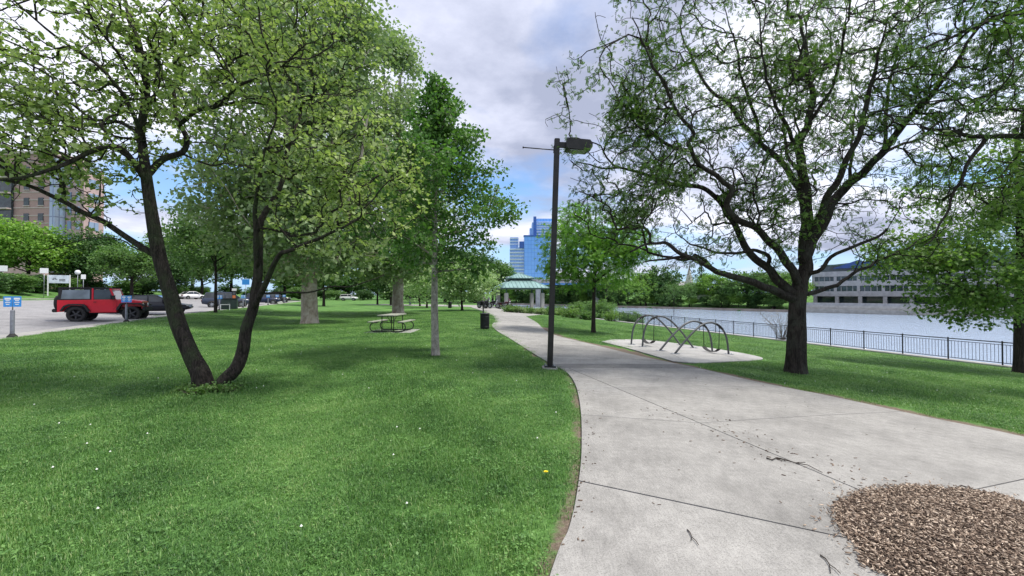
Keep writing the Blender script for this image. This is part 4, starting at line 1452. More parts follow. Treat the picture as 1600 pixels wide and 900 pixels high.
def swing_bay(feet, mirror, chain_s, lab, slab, H):
    (l1, r1), (l2, r2) = [(P(*a), P(*b)) for a, b in feet]
    c = (l1 + r1 + l2 + r2) / 4
    root = thing('swing_set', lab, 'swing set', c, group=None)
    tops = []
    for Lf, Rf in ((l1, r1), (l2, r2)):
        pts = arch(Lf, Rf, mirror, H)
        sm3 = [Vector(w) for w in smooth3(np.array([tuple(w) for w in pts]), 4)]
        MB().tube([w - c for w in sm3], .034, 12).build('arch', M['arch_grey'], root)
        for ft in (Lf, Rf):
            fp = ft - c
            pb = MB().box(-.14, .14, -.09, .09, .034, .046, Matrix.Translation(fp)).build('base_plate', M['steel'], root)
            for sx in (-.1, .1):
                MB().lathe([(0, .066), (.014, .066), (.014, .046)], 6, Matrix.Translation(fp + Vector((sx, 0, 0)))).build('bolt', M['steel'], pb)
        i = int(len(sm3) * (chain_s if not mirror else 1 - chain_s))
        tp = sm3[i]
        tops.append(tp)
        a, b = sm3[i - 3], sm3[i + 3]
        MB().tube([w - c for w in sm3[i - 3:i + 4]], .039, 12).build('sleeve', M['rubber'], root)
    sw = thing('swing', slab, 'swing', (tops[0] + tops[1]) / 2 - Vector((0, 0, H * .86)))
    cz = sw.location.copy()
    e0, e1 = tops[0] - cz, tops[1] - cz
    drop = .12
    s0 = Vector((e0.x * .92, e0.y * .92, drop)); s1 = Vector((e1.x * .92, e1.y * .92, drop))
    for e_, s_ in ((e0, s0), (e1, s1)):
        MB().tube([e_ - Vector((0, 0, .03)), e_.lerp(s_, .5), s_], .013, 6).build('chain', M['black_metal'], sw)
        MB().lathe([(0, -.03), (.028, -.025), (.028, .025), (0, .03)], 8, Matrix.Translation(e_ - Vector((0, 0, .05)))).build('hanger', M['rubber'], sw)
    # sling seat curving between the two chains
    side = (s1 - s0).normalized().cross(Vector((0, 0, 1)))
    vs, fs = [], []
    nn_ = 10
    for i in range(nn_ + 1):
        t = i / nn_
        base = s0.lerp(s1, t) - Vector((0, 0, .13 * math.sin(math.pi * t) ** .7))
        for w_, z_ in ((-.08, .012), (-.08, -.006), (.08, -.006), (.08, .012)):
            vs.append(base + side * w_ + Vector((0, 0, z_)))
    for i in range(nn_):
        for j in range(4):
            k = (j + 1) % 4
            fs.append((i * 4 + j, i * 4 + k, (i + 1) * 4 + k, (i + 1) * 4 + j))
    MB().add(vs, fs + [(0, 1, 2, 3), tuple(nn_ * 4 + j for j in (3, 2, 1, 0))]).build('seat', M['rubber'], sw)


yA = P(1063, 541).y
swing_bay([((986.3, 539.7), (1063, 540.5)), ((1003.8, 543.2), (1083.4, 544.9))], False, .40, 'pair of grey steel arches, steep leg towards the path, on the concrete pad',
          'black sling swing hung between the arches nearer the bushes', 44 / FPX * yA)
swing_bay([((1030.9, 549.6), (1113, 550.5)), ((1054.5, 554.4), (1138.5, 554.9))], True, .36, 'pair of grey steel arches, steep leg towards the big dark-trunked tree',
          'black sling swing hung between the arches nearer the big dark-trunked tree', 48 / FPX * P(1085, 552).y)

# ------------------------------------------------------------------ river railing
FB = BANK - .02
fz = -1.53
fence = thing('river_railing', 'long black metal railing with thin bars along the river edge', 'railing', (FB - .29 * 18, 18, fz))
fo = fence.location.copy()
fd = Vector((-.29, 1, 0)).normalized()
frz = math.atan2(fd.y, fd.x)
NP = 19
pm = MB().box(-.024, .024, -.024, .024, 0, 1.10, bev=.005).mesh('post')
pm.materials.append(M['black_metal'])
cap_m = MB().lathe([(.001, .03), (.03, .012), (.036, 0)], 8).mesh('cap'); cap_m.materials.append(M['black_metal'])
for i in range(-2, NP):
    po = link('post', pm, fence, loc=fd * (2.0 * i), rot=(0, 0, frz))
for z, h, nm in ((1.04, .022, 'top_rail'), (.93, .012, 'upper_rail'), (.10, .014, 'bottom_rail')):
    MB().box(-4, 2.0 * (NP - 1), -.018, .018, z - h, z + h).build(nm, M['black_metal'], fence, rot=(0, 0, frz))
bm_ = MB().box(-.006, .006, -.006, .006, .114, .918).mesh('baluster'); bm_.materials.append(M['black_metal'])
for i in range(-2, NP - 1):
    for j in range(1, 15):
        link('baluster', bm_, fence, loc=fd * (2.0 * i + j * 2.0 / 15), rot=(0, 0, frz))

# ------------------------------------------------------------------ picnic table on a slab
tb = P(613, 518.5)
tz = float(G(tb.x, tb.y))
M['board'] = mat('weathered_grey_green_board', (.30, .31, .25), .75, .2, 6, bump=.2, bscale=40)
pt = thing('picnic_table', 'picnic table on looped black steel tube frame with grey boards', 'picnic table', (tb.x, tb.y, tz + .028), R(-4))
for sy in (-.62, .62):
    lp = MB()
    loop = [(-.46, .43), (-.62, .43)]
    for i in range(9):
        a = R(90 + 180 * i / 8)
        loop.append((-.62 + .19 * math.cos(a), .235 + .195 * math.sin(a)))
    loop += [(-.3, .036), (.3, .036)]
    loop += [(-x, z) for x, z in reversed(loop[:11])]
    lp.tube([(x, sy, z) for x, z in loop], .024, 8)
    fr_ = lp.build('frame', M['black_metal'], pt)
    for sx in (-.27, .27):
        MB().tube([(sx, sy + .03, .036), (sx, sy + .03, .735)], .021, 8).build('leg', M['black_metal'], pt)
    MB().tube([(-.29, sy + .03, .43), (.29, sy + .03, .43)], .018, 8).build('crossbar', M['black_metal'], pt)
    MB().tube([(0, sy, .70), (0, sy * .35, .44), (0, sy * .2, .73)], .014, 6).build('brace', M['black_metal'], pt)
for i in range(5):
    x = -.375 + i * .15
    MB().box(x + .003, x + .147, -.92, .92, .74, .782, bev=.006).build('table_board', M['board'], pt)
for sx in (-1, 1):
    for i in range(2):
        x = sx * .68 + (i - 1) * .14
        MB().box(x + .003, x + .137, -.92, .92, .455, .495, bev=.006).build('seat_board', M['board'], pt)
tpad = [(tb.x - 1.05, tb.y - .85), (tb.x + 1.05, tb.y - .85), (tb.x + 1.05, tb.y + 1.2), (tb.x - 1.05, tb.y + 1.2)]
tag(sheet('table_slab', tpad, .026, .1, M['concrete_pad'], grid=.8), kind='structure')

# ------------------------------------------------------------------ litter bins
def litter_bin(loc, lab, post=False):
    r = thing('litter_bin', lab, 'litter bin', loc)
    b = MB().lathe([(.001, .02), (.205, .02), (.215, .06), (.215, .74), (.225, .76)], 24).build('body', M['black_metal'], r)
    for i in range(24):
        a = 2 * math.pi * i / 24
        MB().box(.214, .226, -.018, .018, .05, .72, Matrix.Rotation(a, 4, 'Z')).build('slat', M['black_metal'], r)
    MB().lathe([(.216, .735), (.245, .74), (.25, .775), (.235, .80), (.15, .815), (.14, .79)], 24).build('lid', M['black_metal'], r)
    MB().lathe([(.135, .76), (.001, .75)], 20).build('liner', M['rubber'], r)
    for z in (.12, .62):
        MB().lathe([(.2265, z), (.231, z), (.231, z + .03), (.2265, z + .03)], 24).build('hoop', M['black_metal'], r)
    return r


c_ = P(757.5, 514.5)
litter_bin(c_, 'black round slatted litter bin by the narrow part of the path')
q_ = P(755, 507)
dog = thing('post', 'thin black post standing just behind the litter bin', 'post', q_)
MB().box(-.035, .035, -.035, .035, -.1, 1.28, bev=.006).build('shaft', M['black_metal'], dog)
MB().box(-.05, .05, -.045, .045, .96, 1.22, bev=.01).build('dispenser', M['dark_bronze'], dog)
litter_bin(P(703, 481.5), 'black round litter bin among the pale small trees by the far path')

# ------------------------------------------------------------------ parking markers
M['sign_blue'] = mat('sign_blue', (.03, .25, .68), .4, .1, 20)
M['white_paint'] = mat('white_paint', (.75, .76, .77), .5, .06, 20)
M['post_grey'] = mat('grey_post_sleeve', (.15, .16, .19), .5, .2, 8)


def kx(u, k):
    up = (u - 800) / FPX
    ys = np.arange(5, 140, .02)
    i = np.argmin(np.abs(-(k + KY(ys)) - up * ys))
    y_ = ys[i]
    return Vector((-(k + float(KY(y_))), y_, .305))


mk_labels = ['parking marker post with twin blue signs, beside the open stretch of car park', 'parking marker post with twin blue signs, in front of the red off-road car',
             'parking marker post with blue signs beside the roadside tree trunk', 'parking marker post with blue signs just past the dark green cabinet',
             'far parking marker post with blue signs by the silver-wheeled car', 'far parking marker post with blue signs just past the silver-wheeled car', 'farthest parking marker post with blue signs along the kerb']
mproto = None
for lab, u in zip(mk_labels, (20, 198, 343, 380, 419, 433, 444)):
    loc = kx(u, KERB + .22)
    if mproto is None:
        mproto = thing('parking_marker', lab, 'parking marker', loc, group='parking markers along the kerb')
        MB().lathe([(.001, 0), (.13, 0), (.125, .04), (.075, .09), (.06, .12)], 16).build('base', M['rubber'], mproto)
        MB().lathe([(.055, .11), (.055, .86), (.04, .885), (.001, .89)], 16).build('sleeve', M['post_grey'], mproto)
        MB().tube([(0, 0, .88), (0, 0, 1.3)], .016, 8).build('stem', M['steel'], mproto)
        for s in (-1, 1):
            sg = MB().box(s * .105 - .1, s * .105 + .1, -.026, -.018, .99, 1.33, bev=.003).build('sign', M['sign_blue'], mproto)
            lt = MB()
            for zz, w_ in ((1.255, .07), (1.19, .045), (1.13, .06), (1.07, .04)):
                lt.box(s * .105 - w_, s * .105 + w_, -.0285, -.0262, zz - .014 if zz < 1.25 else zz - .03, zz + .012 if zz < 1.25 else zz + .03)
            lt.build('print', M['white_paint'] if True else None, sg)
        mproto.rotation_euler = (0, 0, R(30))
    else:
        c = copy_tree(mproto); c.location = loc; c['label'] = lab

# ------------------------------------------------------------------ vehicles
PAINT = lambda n, c: mat(n, c, .35, .05, 3, coat=.22, spec=.3)
M['glass'] = make_glass('car_glass', (.035, .042, .048))
M['glass_light'] = make_glass('windscreen_glass', (.16, .19, .22), .06)
M['tyre'] = mat('tyre_rubber', (.02, .02, .021), .85, .2, 20, bump=.2, bscale=60)
M['black_plastic'] = mat('black_plastic', (.014, .015, .017), .75, .2, 15)
M['alloy'] = mat('alloy_rim', (.45, .46, .48), .3, .1, 8, metal=.9)
M['dark_rim'] = mat('dark_rim', (.05, .05, .055), .4, .2, 8, metal=.7)
M['lens_red'] = mat('tail_lens', (.25, .012, .01), .2, .1, 5, coat=1.0)
M['lens_clear'] = mat('head_lens', (.6, .62, .64), .12, .1, 5, coat=1.0)


def wheel_mesh(r, w, rim, spokes):
    ty = MB().lathe([(r * .62, -w / 2), (r * .9, -w / 2), (r * .985, -w * .38), (r, -w * .2), (r, w * .2), (r * .985, w * .38), (r * .9, w / 2), (r * .62, w / 2), (r * .62, -w / 2)], 28, Matrix.Rotation(R(90), 4, 'X'))
    rm = MB().lathe([(r * .62, w * .42), (r * .56, w * .3), (r * .54, -w * .4), (.001, -w * .4)], 24, Matrix.Rotation(R(90), 4, 'X'))
    for i in range(spokes):
        a = 2 * math.pi * i / spokes
        rm.box(.02, r * .58, -w * .44, -w * .30, -.035, .035, Matrix.Rotation(a, 4, 'Y'))
    rm.lathe([(.001, w * .46), (.05, w * .46), (.07, w * .38), (.07, w * .2)], 12, Matrix.Rotation(R(90), 4, 'X'))
    return ty.mesh('tyre'), rm.mesh('rim')


def add_wheel(parent, x, y, r, tm, rm, rimmat, side):
    w = bpy.data.objects.new('wheel', tm)
    COL.objects.link(w); w.parent = parent
    w.location = (x, y, r)
    w.rotation_euler = (0, random.uniform(0, 1), 0 if side < 0 else math.pi)
    if not tm.materials: tm.materials.append(M['tyre'])
    ri = link('rim', rm, w, m=rimmat)
    return w


def jeep(loc, rz, lab):
    red = PAINT('red_car_paint', (.62, .008, .028))
    c = thing('off_road_car', lab, 'car', loc, rz)
    W = .77
    tub = MB()
    tub.prism([(-1.80, .56), (-1.80, 1.17), (.62, 1.20), (.62, .50), (-.50, .50), (-.58, .62), (-.75, .86), (-1.28, .88), (-1.48, .72), (-1.56, .56)], -W, W, 'y')
    tub.build('body', red, c)
    hd = MB()
    z = [(.62, .80, W - .03, 1.19), (1.0, .80, .70, 1.185), (1.50, .80, .60, 1.13), (1.66, .80, .58, 1.08)]
    vs, fs = [], []
    for x, zb, hw, zt in z:
        vs += [(x, -hw, zb), (x, -hw, zt - .05), (x, -hw + .07, zt), (x, hw - .07, zt), (x, hw, zt - .05), (x, hw, zb)]
    for i in range(3):
        for j in range(5):
            fs.append((i * 6 + j, i * 6 + j + 1, (i + 1) * 6 + j + 1, (i + 1) * 6 + j))
    fs.append(tuple(18 + j for j in range(6)))
    hd.add(vs, fs); hd.build('bonnet', red, c)
    g = MB().box(1.66, 1.70, -.60, .60, .66, 1.07, bev=.015).build('grille', red, c)
    for i in range(7):
        y = -.3 + i * .1
        MB().box(1.698, 1.706, y - .028, y + .028, .74, .99).build('slot', M['black_plastic'], g)
    for s in (-1, 1):
        MB().lathe([(.001, .05), (.06, .045), (.09, .02), (.095, 0)], 16, Matrix.Translation((1.70, s * .46, .90)) @ Matrix.Rotation(R(90), 4, 'Y')).build('headlight', M['lens_clear'], c)
        # flat flared wings
        f = MB()
        f.prism([(.62, .62), (.80, .98), (.90, 1.01), (1.66, .99), (1.78, .90), (1.78, .82), (1.70, .90), (1.60, .94), (.95, .95), (.86, .90), (.72, .62)], s * .58, s * .93, 'y')
        f.build('front_wing', M['black_plastic'], c)
        f = MB()
        f.prism([(-.44, .56), (-.62, .86), (-.74, .96), (-1.32, .97), (-1.50, .88), (-1.66, .60), (-1.58, .60), (-1.46, .80), (-1.30, .90), (-.78, .89), (-.68, .82), (-.54, .56)], s * (W - .02), s * .93, 'y')
        f.build('rear_wing', M['black_plastic'], c)
        d = MB().prism([(-.42, .60), (-.42, 1.175), (.50, 1.185), (.50, .62), (.42, .57), (-.36, .57)], s * W, s * (W + .012), 'y').build('door', red, c)
        MB().box(-.34, -.22, s * (W + .013), s * (W + .035), 1.05, 1.08).build('handle', M['black_plastic'], d)
        for zz in (.78, 1.08):
            MB().box(.50, .57, s * (W + .004), s * (W + .03), zz - .03, zz + .03).build('hinge', red, d)
        MB().box(.42, .56, s * .80, s * .98, 1.22, 1.40, bev=.02).build('mirror', M['black_plastic'], c)
        # door frame and glass
        fr = MB()
        fr.prism([(-.42, 1.176), (-.42, 1.79), (-.35, 1.79), (-.35, 1.176)], s * (W - .05), s * (W + .004), 'y')
        fr.build('pillar', red, c)
        MB().prism([(-.34, 1.19), (-.34, 1.73), (.30, 1.73), (.48, 1.19)], s * (W - .035), s * (W - .028), 'y').build('door_glass', M['glass'], c)
        MB().prism([(-1.66, 1.23), (-1.60, 1.70), (-.50, 1.72), (-.50, 1.23)], s * (W - .015), s * (W - .004), 'y').build('side_glass', M['glass_light'], c)
        MB().box(-1.83, -1.80, s * .64 - .07, s * .64 + .07, .88, 1.06, bev=.01).build('tail_light', M['lens_red'], c)
    top = MB()
    hw = W - .02
    top.box(-1.80, .36, -hw, hw, 1.755, 1.85, bev=.03)
    for s in (-1, 1):
        top.prism([(-1.80, 1.17), (-1.74, 1.76), (-1.60, 1.76), (-1.66, 1.17)], s * (hw - .06), s * hw, 'y')
        top.prism([(-.52, 1.17), (-.52, 1.76), (-.43, 1.76), (-.43, 1.17)], s * (hw - .06), s * hw, 'y')
        top.prism([(-1.68, 1.16), (-1.68, 1.24), (-.48, 1.24), (-.48, 1.16)], s * (hw - .05), s * (hw - .001), 'y')
    top.box(-1.79, -1.76, -hw + .05, hw - .05, 1.2, 1.74)
    top.build('hard_top', M['black_plastic'], c)
    ws = MB()
    for s in (-1, 1):
        ws.prism([(.50, 1.18), (.30, 1.78), (.38, 1.78), (.60, 1.18)], s * (W - .08), s * (W - .01), 'y')
    ws.prism([(.34, 1.70), (.31, 1.785), (.39, 1.785), (.42, 1.70)], -(W - .08), W - .08, 'y')
    wf = ws.build('windscreen_frame', red, c)
    MB().prism([(.555, 1.18), (.385, 1.70), (.395, 1.70), (.565, 1.18)], -(W - .08), W - .08, 'y').build('windscreen', M['glass_light'], c)
    MB().box(1.74, 1.90, -.78, .78, .56, .76, bev=.03).build('front_bumper', M['black_plastic'], c)
    MB().box(-2.0, -1.82, -.80, .80, .54, .72, bev=.03).build('rear_bumper', M['black_plastic'], c)
    for s in (-1, 1):
        MB().box(-1.52, -.48, s * .48, s * (W - .03), .52, .93).build('wheel_well', M['black_plastic'], c)
    MB().box(-1.5, 1.6, -.45, .45, .42, .60).build('chassis', M['black_plastic'], c)
    tm, rm = wheel_mesh(.41, .26, .22, 5)
    for x in (-1.02, 1.28):
        for s in (-1, 1):
            add_wheel(c, x, s * .76, .41, tm, rm, M['dark_rim'], s)
    c.scale = (1.0, 1.0, 1.02)
    sp = link('spare_wheel', tm, c, loc=(-1.97, .05, 1.02), rot=(0, 0, R(90)))
    return c


def loft_car(loc, rz, lab, paint, L, W, H, kind, name='parked_car', rim='alloy', group=None):
    c = thing(name, lab, 'car', loc, rz, group=group)
    h2, w2 = L / 2, W / 2
    if kind == 'sedan':
        belt = [(-h2, .62, .62), (-h2 + .08, .45, .88), (-h2 + .7, .3, .98), (-.9, .26, .97), (.8, .26, .93), (h2 - .9, .28, .84), (h2 - .2, .34, .70), (h2, .45, .56)]
        roof = [(-1.75, .97), (-.95, H - .04), (-.2, H), (.35, H - .03), (1.25, .92)]
        wr, ww = .33, .21
    else:
        belt = [(-h2, .6, .95), (-h2 + .06, .45, 1.08), (-h2 + .5, .36, 1.10), (-.9, .34, 1.09), (.8, .34, 1.06), (h2 - .8, .36, 1.0), (h2 - .12, .42, .92), (h2, .5, .72)]
        roof = [(-h2 + .14, 1.10), (-h2 + .42, H - .05), (-.6, H), (.45, H - .03), (1.15, 1.06)]
        wr, ww = .37, .24
    vs, fs = [], []
    for x, zb, zt in belt:
        k = 1 - .10 * (abs(x) / h2) ** 4
        a = w2 * k
        zm = zb + (zt - zb) * .55
        vs += [(x, -a * .90, zb), (x, -a, zb + .08), (x, -a, zm), (x, -a * .95, zt - .03), (x, -a * .86, zt), (x, a * .86, zt), (x, a * .95, zt - .03), (x, a, zm), (x, a, zb + .08), (x, a * .90, zb)]
    n = 10
    for i in range(len(belt) - 1):
        for j in range(n):
            k = (j + 1) % n
            fs.append((i * n + j, i * n + k, (i + 1) * n + k, (i + 1) * n + j))
    fs += [tuple(range(n)), tuple(reversed(range((len(belt) - 1) * n, len(belt) * n)))]
    MB().add(vs, fs, True).build('body', paint, c)
    # glasshouse, with a painted roof skin and pillars proud of it
    vs, fs = [], []
    for x, z in roof:
        up = z > roof[0][1] + .2
        b_ = .9 if not up else .98
        hw = w2 * (.72 if up else .86)
        zb = min(z, roof[0][1]) - .06
        vs += [(x, -w2 * .87, zb), (x, -hw, z - .05), (x, -hw * .9, z), (x, hw * .9, z), (x, hw, z - .05), (x, w2 * .87, zb)]
    for i in range(len(roof) - 1):
        for j in range(5):
            fs.append((i * 6 + j, i * 6 + j + 1, (i + 1) * 6 + j + 1, (i + 1) * 6 + j))
    MB().add(vs, fs).build('windows', M['glass'], c)
    rf = MB()
    top = roof[1:4]
    for s in (1,):
        vs = []
        for x, z in top:
            hw = w2 * .73
            vs += [(x, -hw, z - .045), (x, -hw * .9, z + .012), (x, hw * .9, z + .012), (x, hw, z - .045)]
        fs = []
        for i in range(2):
            for j in range(3):
                fs.append((i * 4 + j, i * 4 + j + 1, (i + 1) * 4 + j + 1, (i + 1) * 4 + j))
        rf.add(vs, fs)
    rf.build('roof', paint, c)
    for s in (-1, 1):
        pp = MB()
        hw = w2 * .735
        z0 = roof[0][1]
        for (xa, za), (xb, zb) in ((roof[0], roof[1]), (roof[4], roof[3])):
            pp.tube([(xa, s * w2 * .855, za - .02), (xb, s * hw, zb - .03)], .035, 6)
        pp.tube([(-.15, s * w2 * .875, z0 - .03), (-.2, s * (hw + .006), roof[2][1] - .04)], .03, 6)
        pp.build('pillars', paint, c)
        MB().box(.72, .86, s * w2 * .92, s * w2 * 1.12, z0 - .02, z0 + .12, bev=.02).build('mirror', paint, c)
        MB().box(h2 - .22, h2 - .05, s * w2 * .55, s * w2 * .86, .62 if kind == 'sedan' else .78, .72 if kind == 'sedan' else .92, bev=.02).build('headlight', M['lens_clear'], c)
        MB().box(-h2 - .005, -h2 + .1, s * w2 * .55, s * w2 * .88, .72, .86, bev=.02).build('tail_light', M['lens_red'], c)
    tm, rm = wheel_mesh(wr, ww, .2, 7)
    for x in (-h2 * .58, h2 * .60):
        for s in (-1, 1):
            MB().lathe([(.001, 0), (wr * 1.14, 0), (wr * 1.14, .02), (.001, .02)], 24, Matrix.Translation((x, s * w2 * .99, wr)) @ Matrix.Rotation(R(90), 4, 'X')).build('wheel_arch', M['black_plastic'], c)
            add_wheel(c, x, s * (w2 - .06), wr, tm, rm, M[rim], s)
    return c


def on_lot(k, y, dz=.036):
    x = -(k + float(KY(y)))
    return Vector((x, y, float(G(x, y)) + dz))


HD = R(27)
jeep(on_lot(12.55, 24.6), HD, 'red two-door off-road car with black hard top parked at the kerb')
loft_car(on_lot(13.2, 32.3), HD, 'black saloon car with low nose parked beyond the red off-road car', PAINT('black_paint', (.01, .012, .02)), 4.6, 1.8, 1.44, 'sedan')
loft_car(on_lot(13.0, 49.5), HD, 'dark blue-grey estate car parked behind the dark green cabinet', PAINT('blue_grey_paint', (.03, .04, .07)), 4.7, 1.88, 1.75, 'suv')
loft_car(on_lot(12.3, 64), HD, 'dark blue car with bright silver wheels parked far along the kerb', PAINT('dark_blue_paint', (.015, .022, .06)), 4.5, 1.85, 1.7, 'suv')
loft_car(on_lot(12.5, 75), HD, 'black car parked last along the kerb, past the silver-wheeled car', PAINT('black_paint_far', (.012, .012, .014)), 4.5, 1.82, 1.6, 'suv')
WH = PAINT('white_car_paint', (.7, .7, .71))
for i, (u, d, kk, lab) in enumerate(((545, 118, 'suv', 'small white car far beyond the lawn trees'), (352, 82, 'sedan', 'white car parked across the far side of the car park'),
                                     (300, 84, 'sedan', 'silver white car at the far hedge of the car park'))):
    q_ = at(u, 455, d); q_.z = float(G(q_.x, q_.y)) + .03
    loft_car(q_, R(10 + 30 * i), lab, WH, 4.5, 1.82, 1.5 if kk == 'sedan' else 1.7, kk)

# ------------------------------------------------------------------ kerbside cabinet, board and pay post
M['cab_green'] = mat('dark_green_paint', (.018, .035, .03), .5, .2, 6)
M['orange'] = mat('orange_panel', (.55, .17, .06), .5, .15, 12)
def ks(u, k): return kx(u, k)
cb = ks(359, KERB + .1)
cab = thing('cabinet', 'dark green street cabinet standing on the kerb strip behind the V-shaped tree', 'cabinet', cb, R(25))
MB().box(-.62, .62, -.42, .42, 0, .98, bev=.02).build('body', M['cab_green'], cab)
MB().box(-.66, .66, -.46, .46, .98, 1.04, bev=.015).build('lid', M['black_plastic'], cab)
for s in (-1, 1):
    d_ = MB().box(s * .31 - .29, s * .31 + .29, -.432, -.42, .08, .92).build('door', M['cab_green'], cab)
    MB().box(s * .06 - .012, s * .06 + .012, -.455, -.432, .45, .6).build('handle', M['steel'], d_)
pb_ = ks(366, KERB + .55)
pay = thing('pay_station', 'black pay station post with orange panel behind the green cabinet', 'pay station', pb_, R(25))
MB().box(-.16, .16, -.14, .14, 0, 1.75, bev=.03).build('body', M['black_plastic'], pay)
MB().box(-.13, .13, -.152, -.14, .95, 1.3).build('panel', M['orange'], pay)
MB().box(-.11, .11, -.152, -.14, 1.38, 1.6).build('screen', M['glass'], pay)
MB().box(-.2, .2, -.02, .02, 1.76, 2.0).build('hood', M['white_paint'], pay)
sq = ks(352, KERB - .35); sq.z = float(G(sq.x, sq.y))
sb = thing('sign_stand', 'small white-edged board stand on the grass before the green cabinet', 'sign stand', sq, R(20))
for s in (-1, 1):
    MB().box(s * .34 - .025, s * .34 + .025, -.02, .02, 0, .52).build('leg', M['white_paint'], sb)
MB().box(-.37, .37, -.022, .022, .48, .53).build('rail', M['white_paint'], sb)
MB().box(-.31, .31, -.01, .01, .08, .47).build('board', M['cab_green'], sb)
ps = ks(384, KERB + .3)
bs = thing('road_sign', 'blue sign on a thin steel pole above the kerb', 'sign', ps, R(20))
MB().tube([(0, 0, 0), (0, 0, 3.1)], .03, 8).build('pole', M['steel'], bs)
MB().box(-.35, .35, -.05, -.035, 2.45, 3.05, bev=.005).build('panel', M['sign_blue'], bs)

# ------------------------------------------------------------------ signs and ramp across the car park
def far_sign(u, v0, v1, d, wpx, lab, round_=False):
    b = at(u, 460, d); b.z = float(G(b.x, b.y))
    t, bt = at(u, v0, d).z, at(u, v1, d).z
    o = thing('road_sign', lab, 'sign', b, R(38))
    MB().tube([(0, 0, -.1), (0, 0, t - b.z - .05)], .035, 6).build('pole', M['steel'], o)
    w = wpx / FPX * d / 2 * 1.1
    if round_:
        MB().lathe([(.001, 0), (w, 0), (w, .03), (.001, .03)], 16, Matrix.Translation((0, -.05, (t + bt) / 2 - b.z)) @ Matrix.Rotation(R(90), 4, 'X')).build('panel', M['white_paint'], o)
    else:
        MB().box(-w, w, -.065, -.04, bt - b.z, t - b.z, bev=.004).build('panel', M['white_paint'], o)
    return o


far_sign(4, 415, 424, 56, 9, 'white square sign on grey pole nearest the brown ramp end')
far_sign(68.5, 419, 427, 56, 8.5, 'white square sign on grey pole before the ramp and information board')
far_sign(121, 422, 429, 60, 6.5, 'round white sign on a pole behind the red off-road car', True)
far_sign(130, 429, 436, 58, 5, 'small white upright sign on a pole behind the red off-road car')
ib = at(92, 460, 60); ib.z = float(G(ib.x, ib.y))
board = thing('information_board', 'pale information board on two posts beyond the car park', 'information board', ib, R(38))
zt, zb_ = at(92, 430, 60).z - ib.z, at(92, 442.5, 60).z - ib.z
MB().box(-.98, .98, -.04, .04, zb_, zt, bev=.01).build('panel', mat('faded_print', (.55, .62, .70), .5, .2, 1.5), board)
for s in (-1, 1):
    MB().box(s * 1.06 - .06, s * 1.06 + .06, -.06, .06, -.1, zt + .05).build('post', M['white_paint'], board)
pr = MB()
for i, (x, z, w) in enumerate(((-.45, .62, .16), (-.28, .5, .12), (-.55, .45, .1), (.3, .3, .3), (.3, .45, .3))):
    pr.box(x - w, x + w, -.044, -.0405, zb_ + (zt - zb_) * z - .05, zb_ + (zt - zb_) * z + .04)
pr.build('print', M['black_plastic'], board)
M['ramp_brown'] = mat('brown_ramp_wall', (.12, .075, .065), .8, .25, 3)
M['ramp_pale'] = make_brick('pale_brick_ramp', (.36, .25, .22), (.30, .20, .18), (.4, .36, .33))
r0_, r1_ = at(-30, 460, 64), at(72, 460, 64)
for o in (r0_, r1_): o.z = float(G(o.x, o.y))
rp_ = thing('ramp_wall', 'low brown brick ramp with dark side running below the trees', 'wall', r0_, math.atan2(r1_.y - r0_.y, r1_.x - r0_.x))
LW = (r1_ - r0_).length
MB().prism([(0, 0), (LW, 0), (LW, .55), (0, 1.25)], -.2, .2, 'y').build('parapet', M['ramp_pale'], rp_)
MB().prism([(LW * .3, 1.08), (LW * .98, .6), (LW * .98, 1.75), (LW * .3, 2.1)], .25, .6, 'y').build('upper_wall', M['ramp_brown'], rp_)
MB().prism([(LW * .28, 2.1), (LW, 1.75), (LW, 1.9), (LW * .28, 2.26)], .15, .7, 'y').build('coping', M['ramp_pale'], rp_)
for i in range(2):
    x = LW * (.12 + .12 * i)
    MB().box(x - .35, x + .35, -.3, .4, 0, 2.5).build('pier', M['ramp_pale'], rp_)

# ------------------------------------------------------------------ pavilion
M['roof_green'] = mat('green_metal_roof', (.24, .38, .36), .4, .1, 1.2, metal=.3)
M['fascia'] = mat('dark_green_fascia', (.03, .07, .065), .5, .15, 4)
pav = thing('pavilion', 'open pavilion with two-tier green metal roof on pale concrete columns', 'pavilion', (PVX, PVY, float(G(PVX, PVY)) + .03), R(14))
EH = 3.05
HB = 3.35


def hip(parent, name, hb, ht, z0, z1, seams):
    vs = [(sx * hb, sy * hb, z0) for sx, sy in ((-1, -1), (1, -1), (1, 1), (-1, 1))] + [(sx * ht, sy * ht, z1) for sx, sy in ((-1, -1), (1, -1), (1, 1), (-1, 1))]
    r = MB().add(vs, [(0, 1, 5, 4), (1, 2, 6, 5), (2, 3, 7, 6), (3, 0, 4, 7), (4, 5, 6, 7)]).build(name, M['roof_green'], parent)
    sm_ = MB()
    for k in range(4):
        Mz = Matrix.Rotation(R(90) * k, 4, 'Z')
        for i in range(seams + 1):
            x = -hb + 2 * hb * i / seams
            ax = abs(x)
            # seam runs up the slope until it meets the hip
            tt = 1.0 if ax <= ht else (hb - ax) / (hb - ht)
            if tt < .03: continue
            a = Vector((x, -hb, z0 + .02)); b = Vector((x, -hb + (hb - ht) * tt, z0 + (z1 - z0) * tt + .02))
            sm_.tube([Mz @ a, Mz @ b], .045, 4)
        sm_.tube([Mz @ Vector((-hb, -hb, z0 + .02)), Mz @ Vector((-ht, -ht, z1 + .02))], .05, 5)
    sm_.build('seams', M['roof_green'], r)
    MB().box(-hb, hb, -hb, hb, z0 - .16, z0 - .004).build('fascia', M['fascia'], r)
    return r


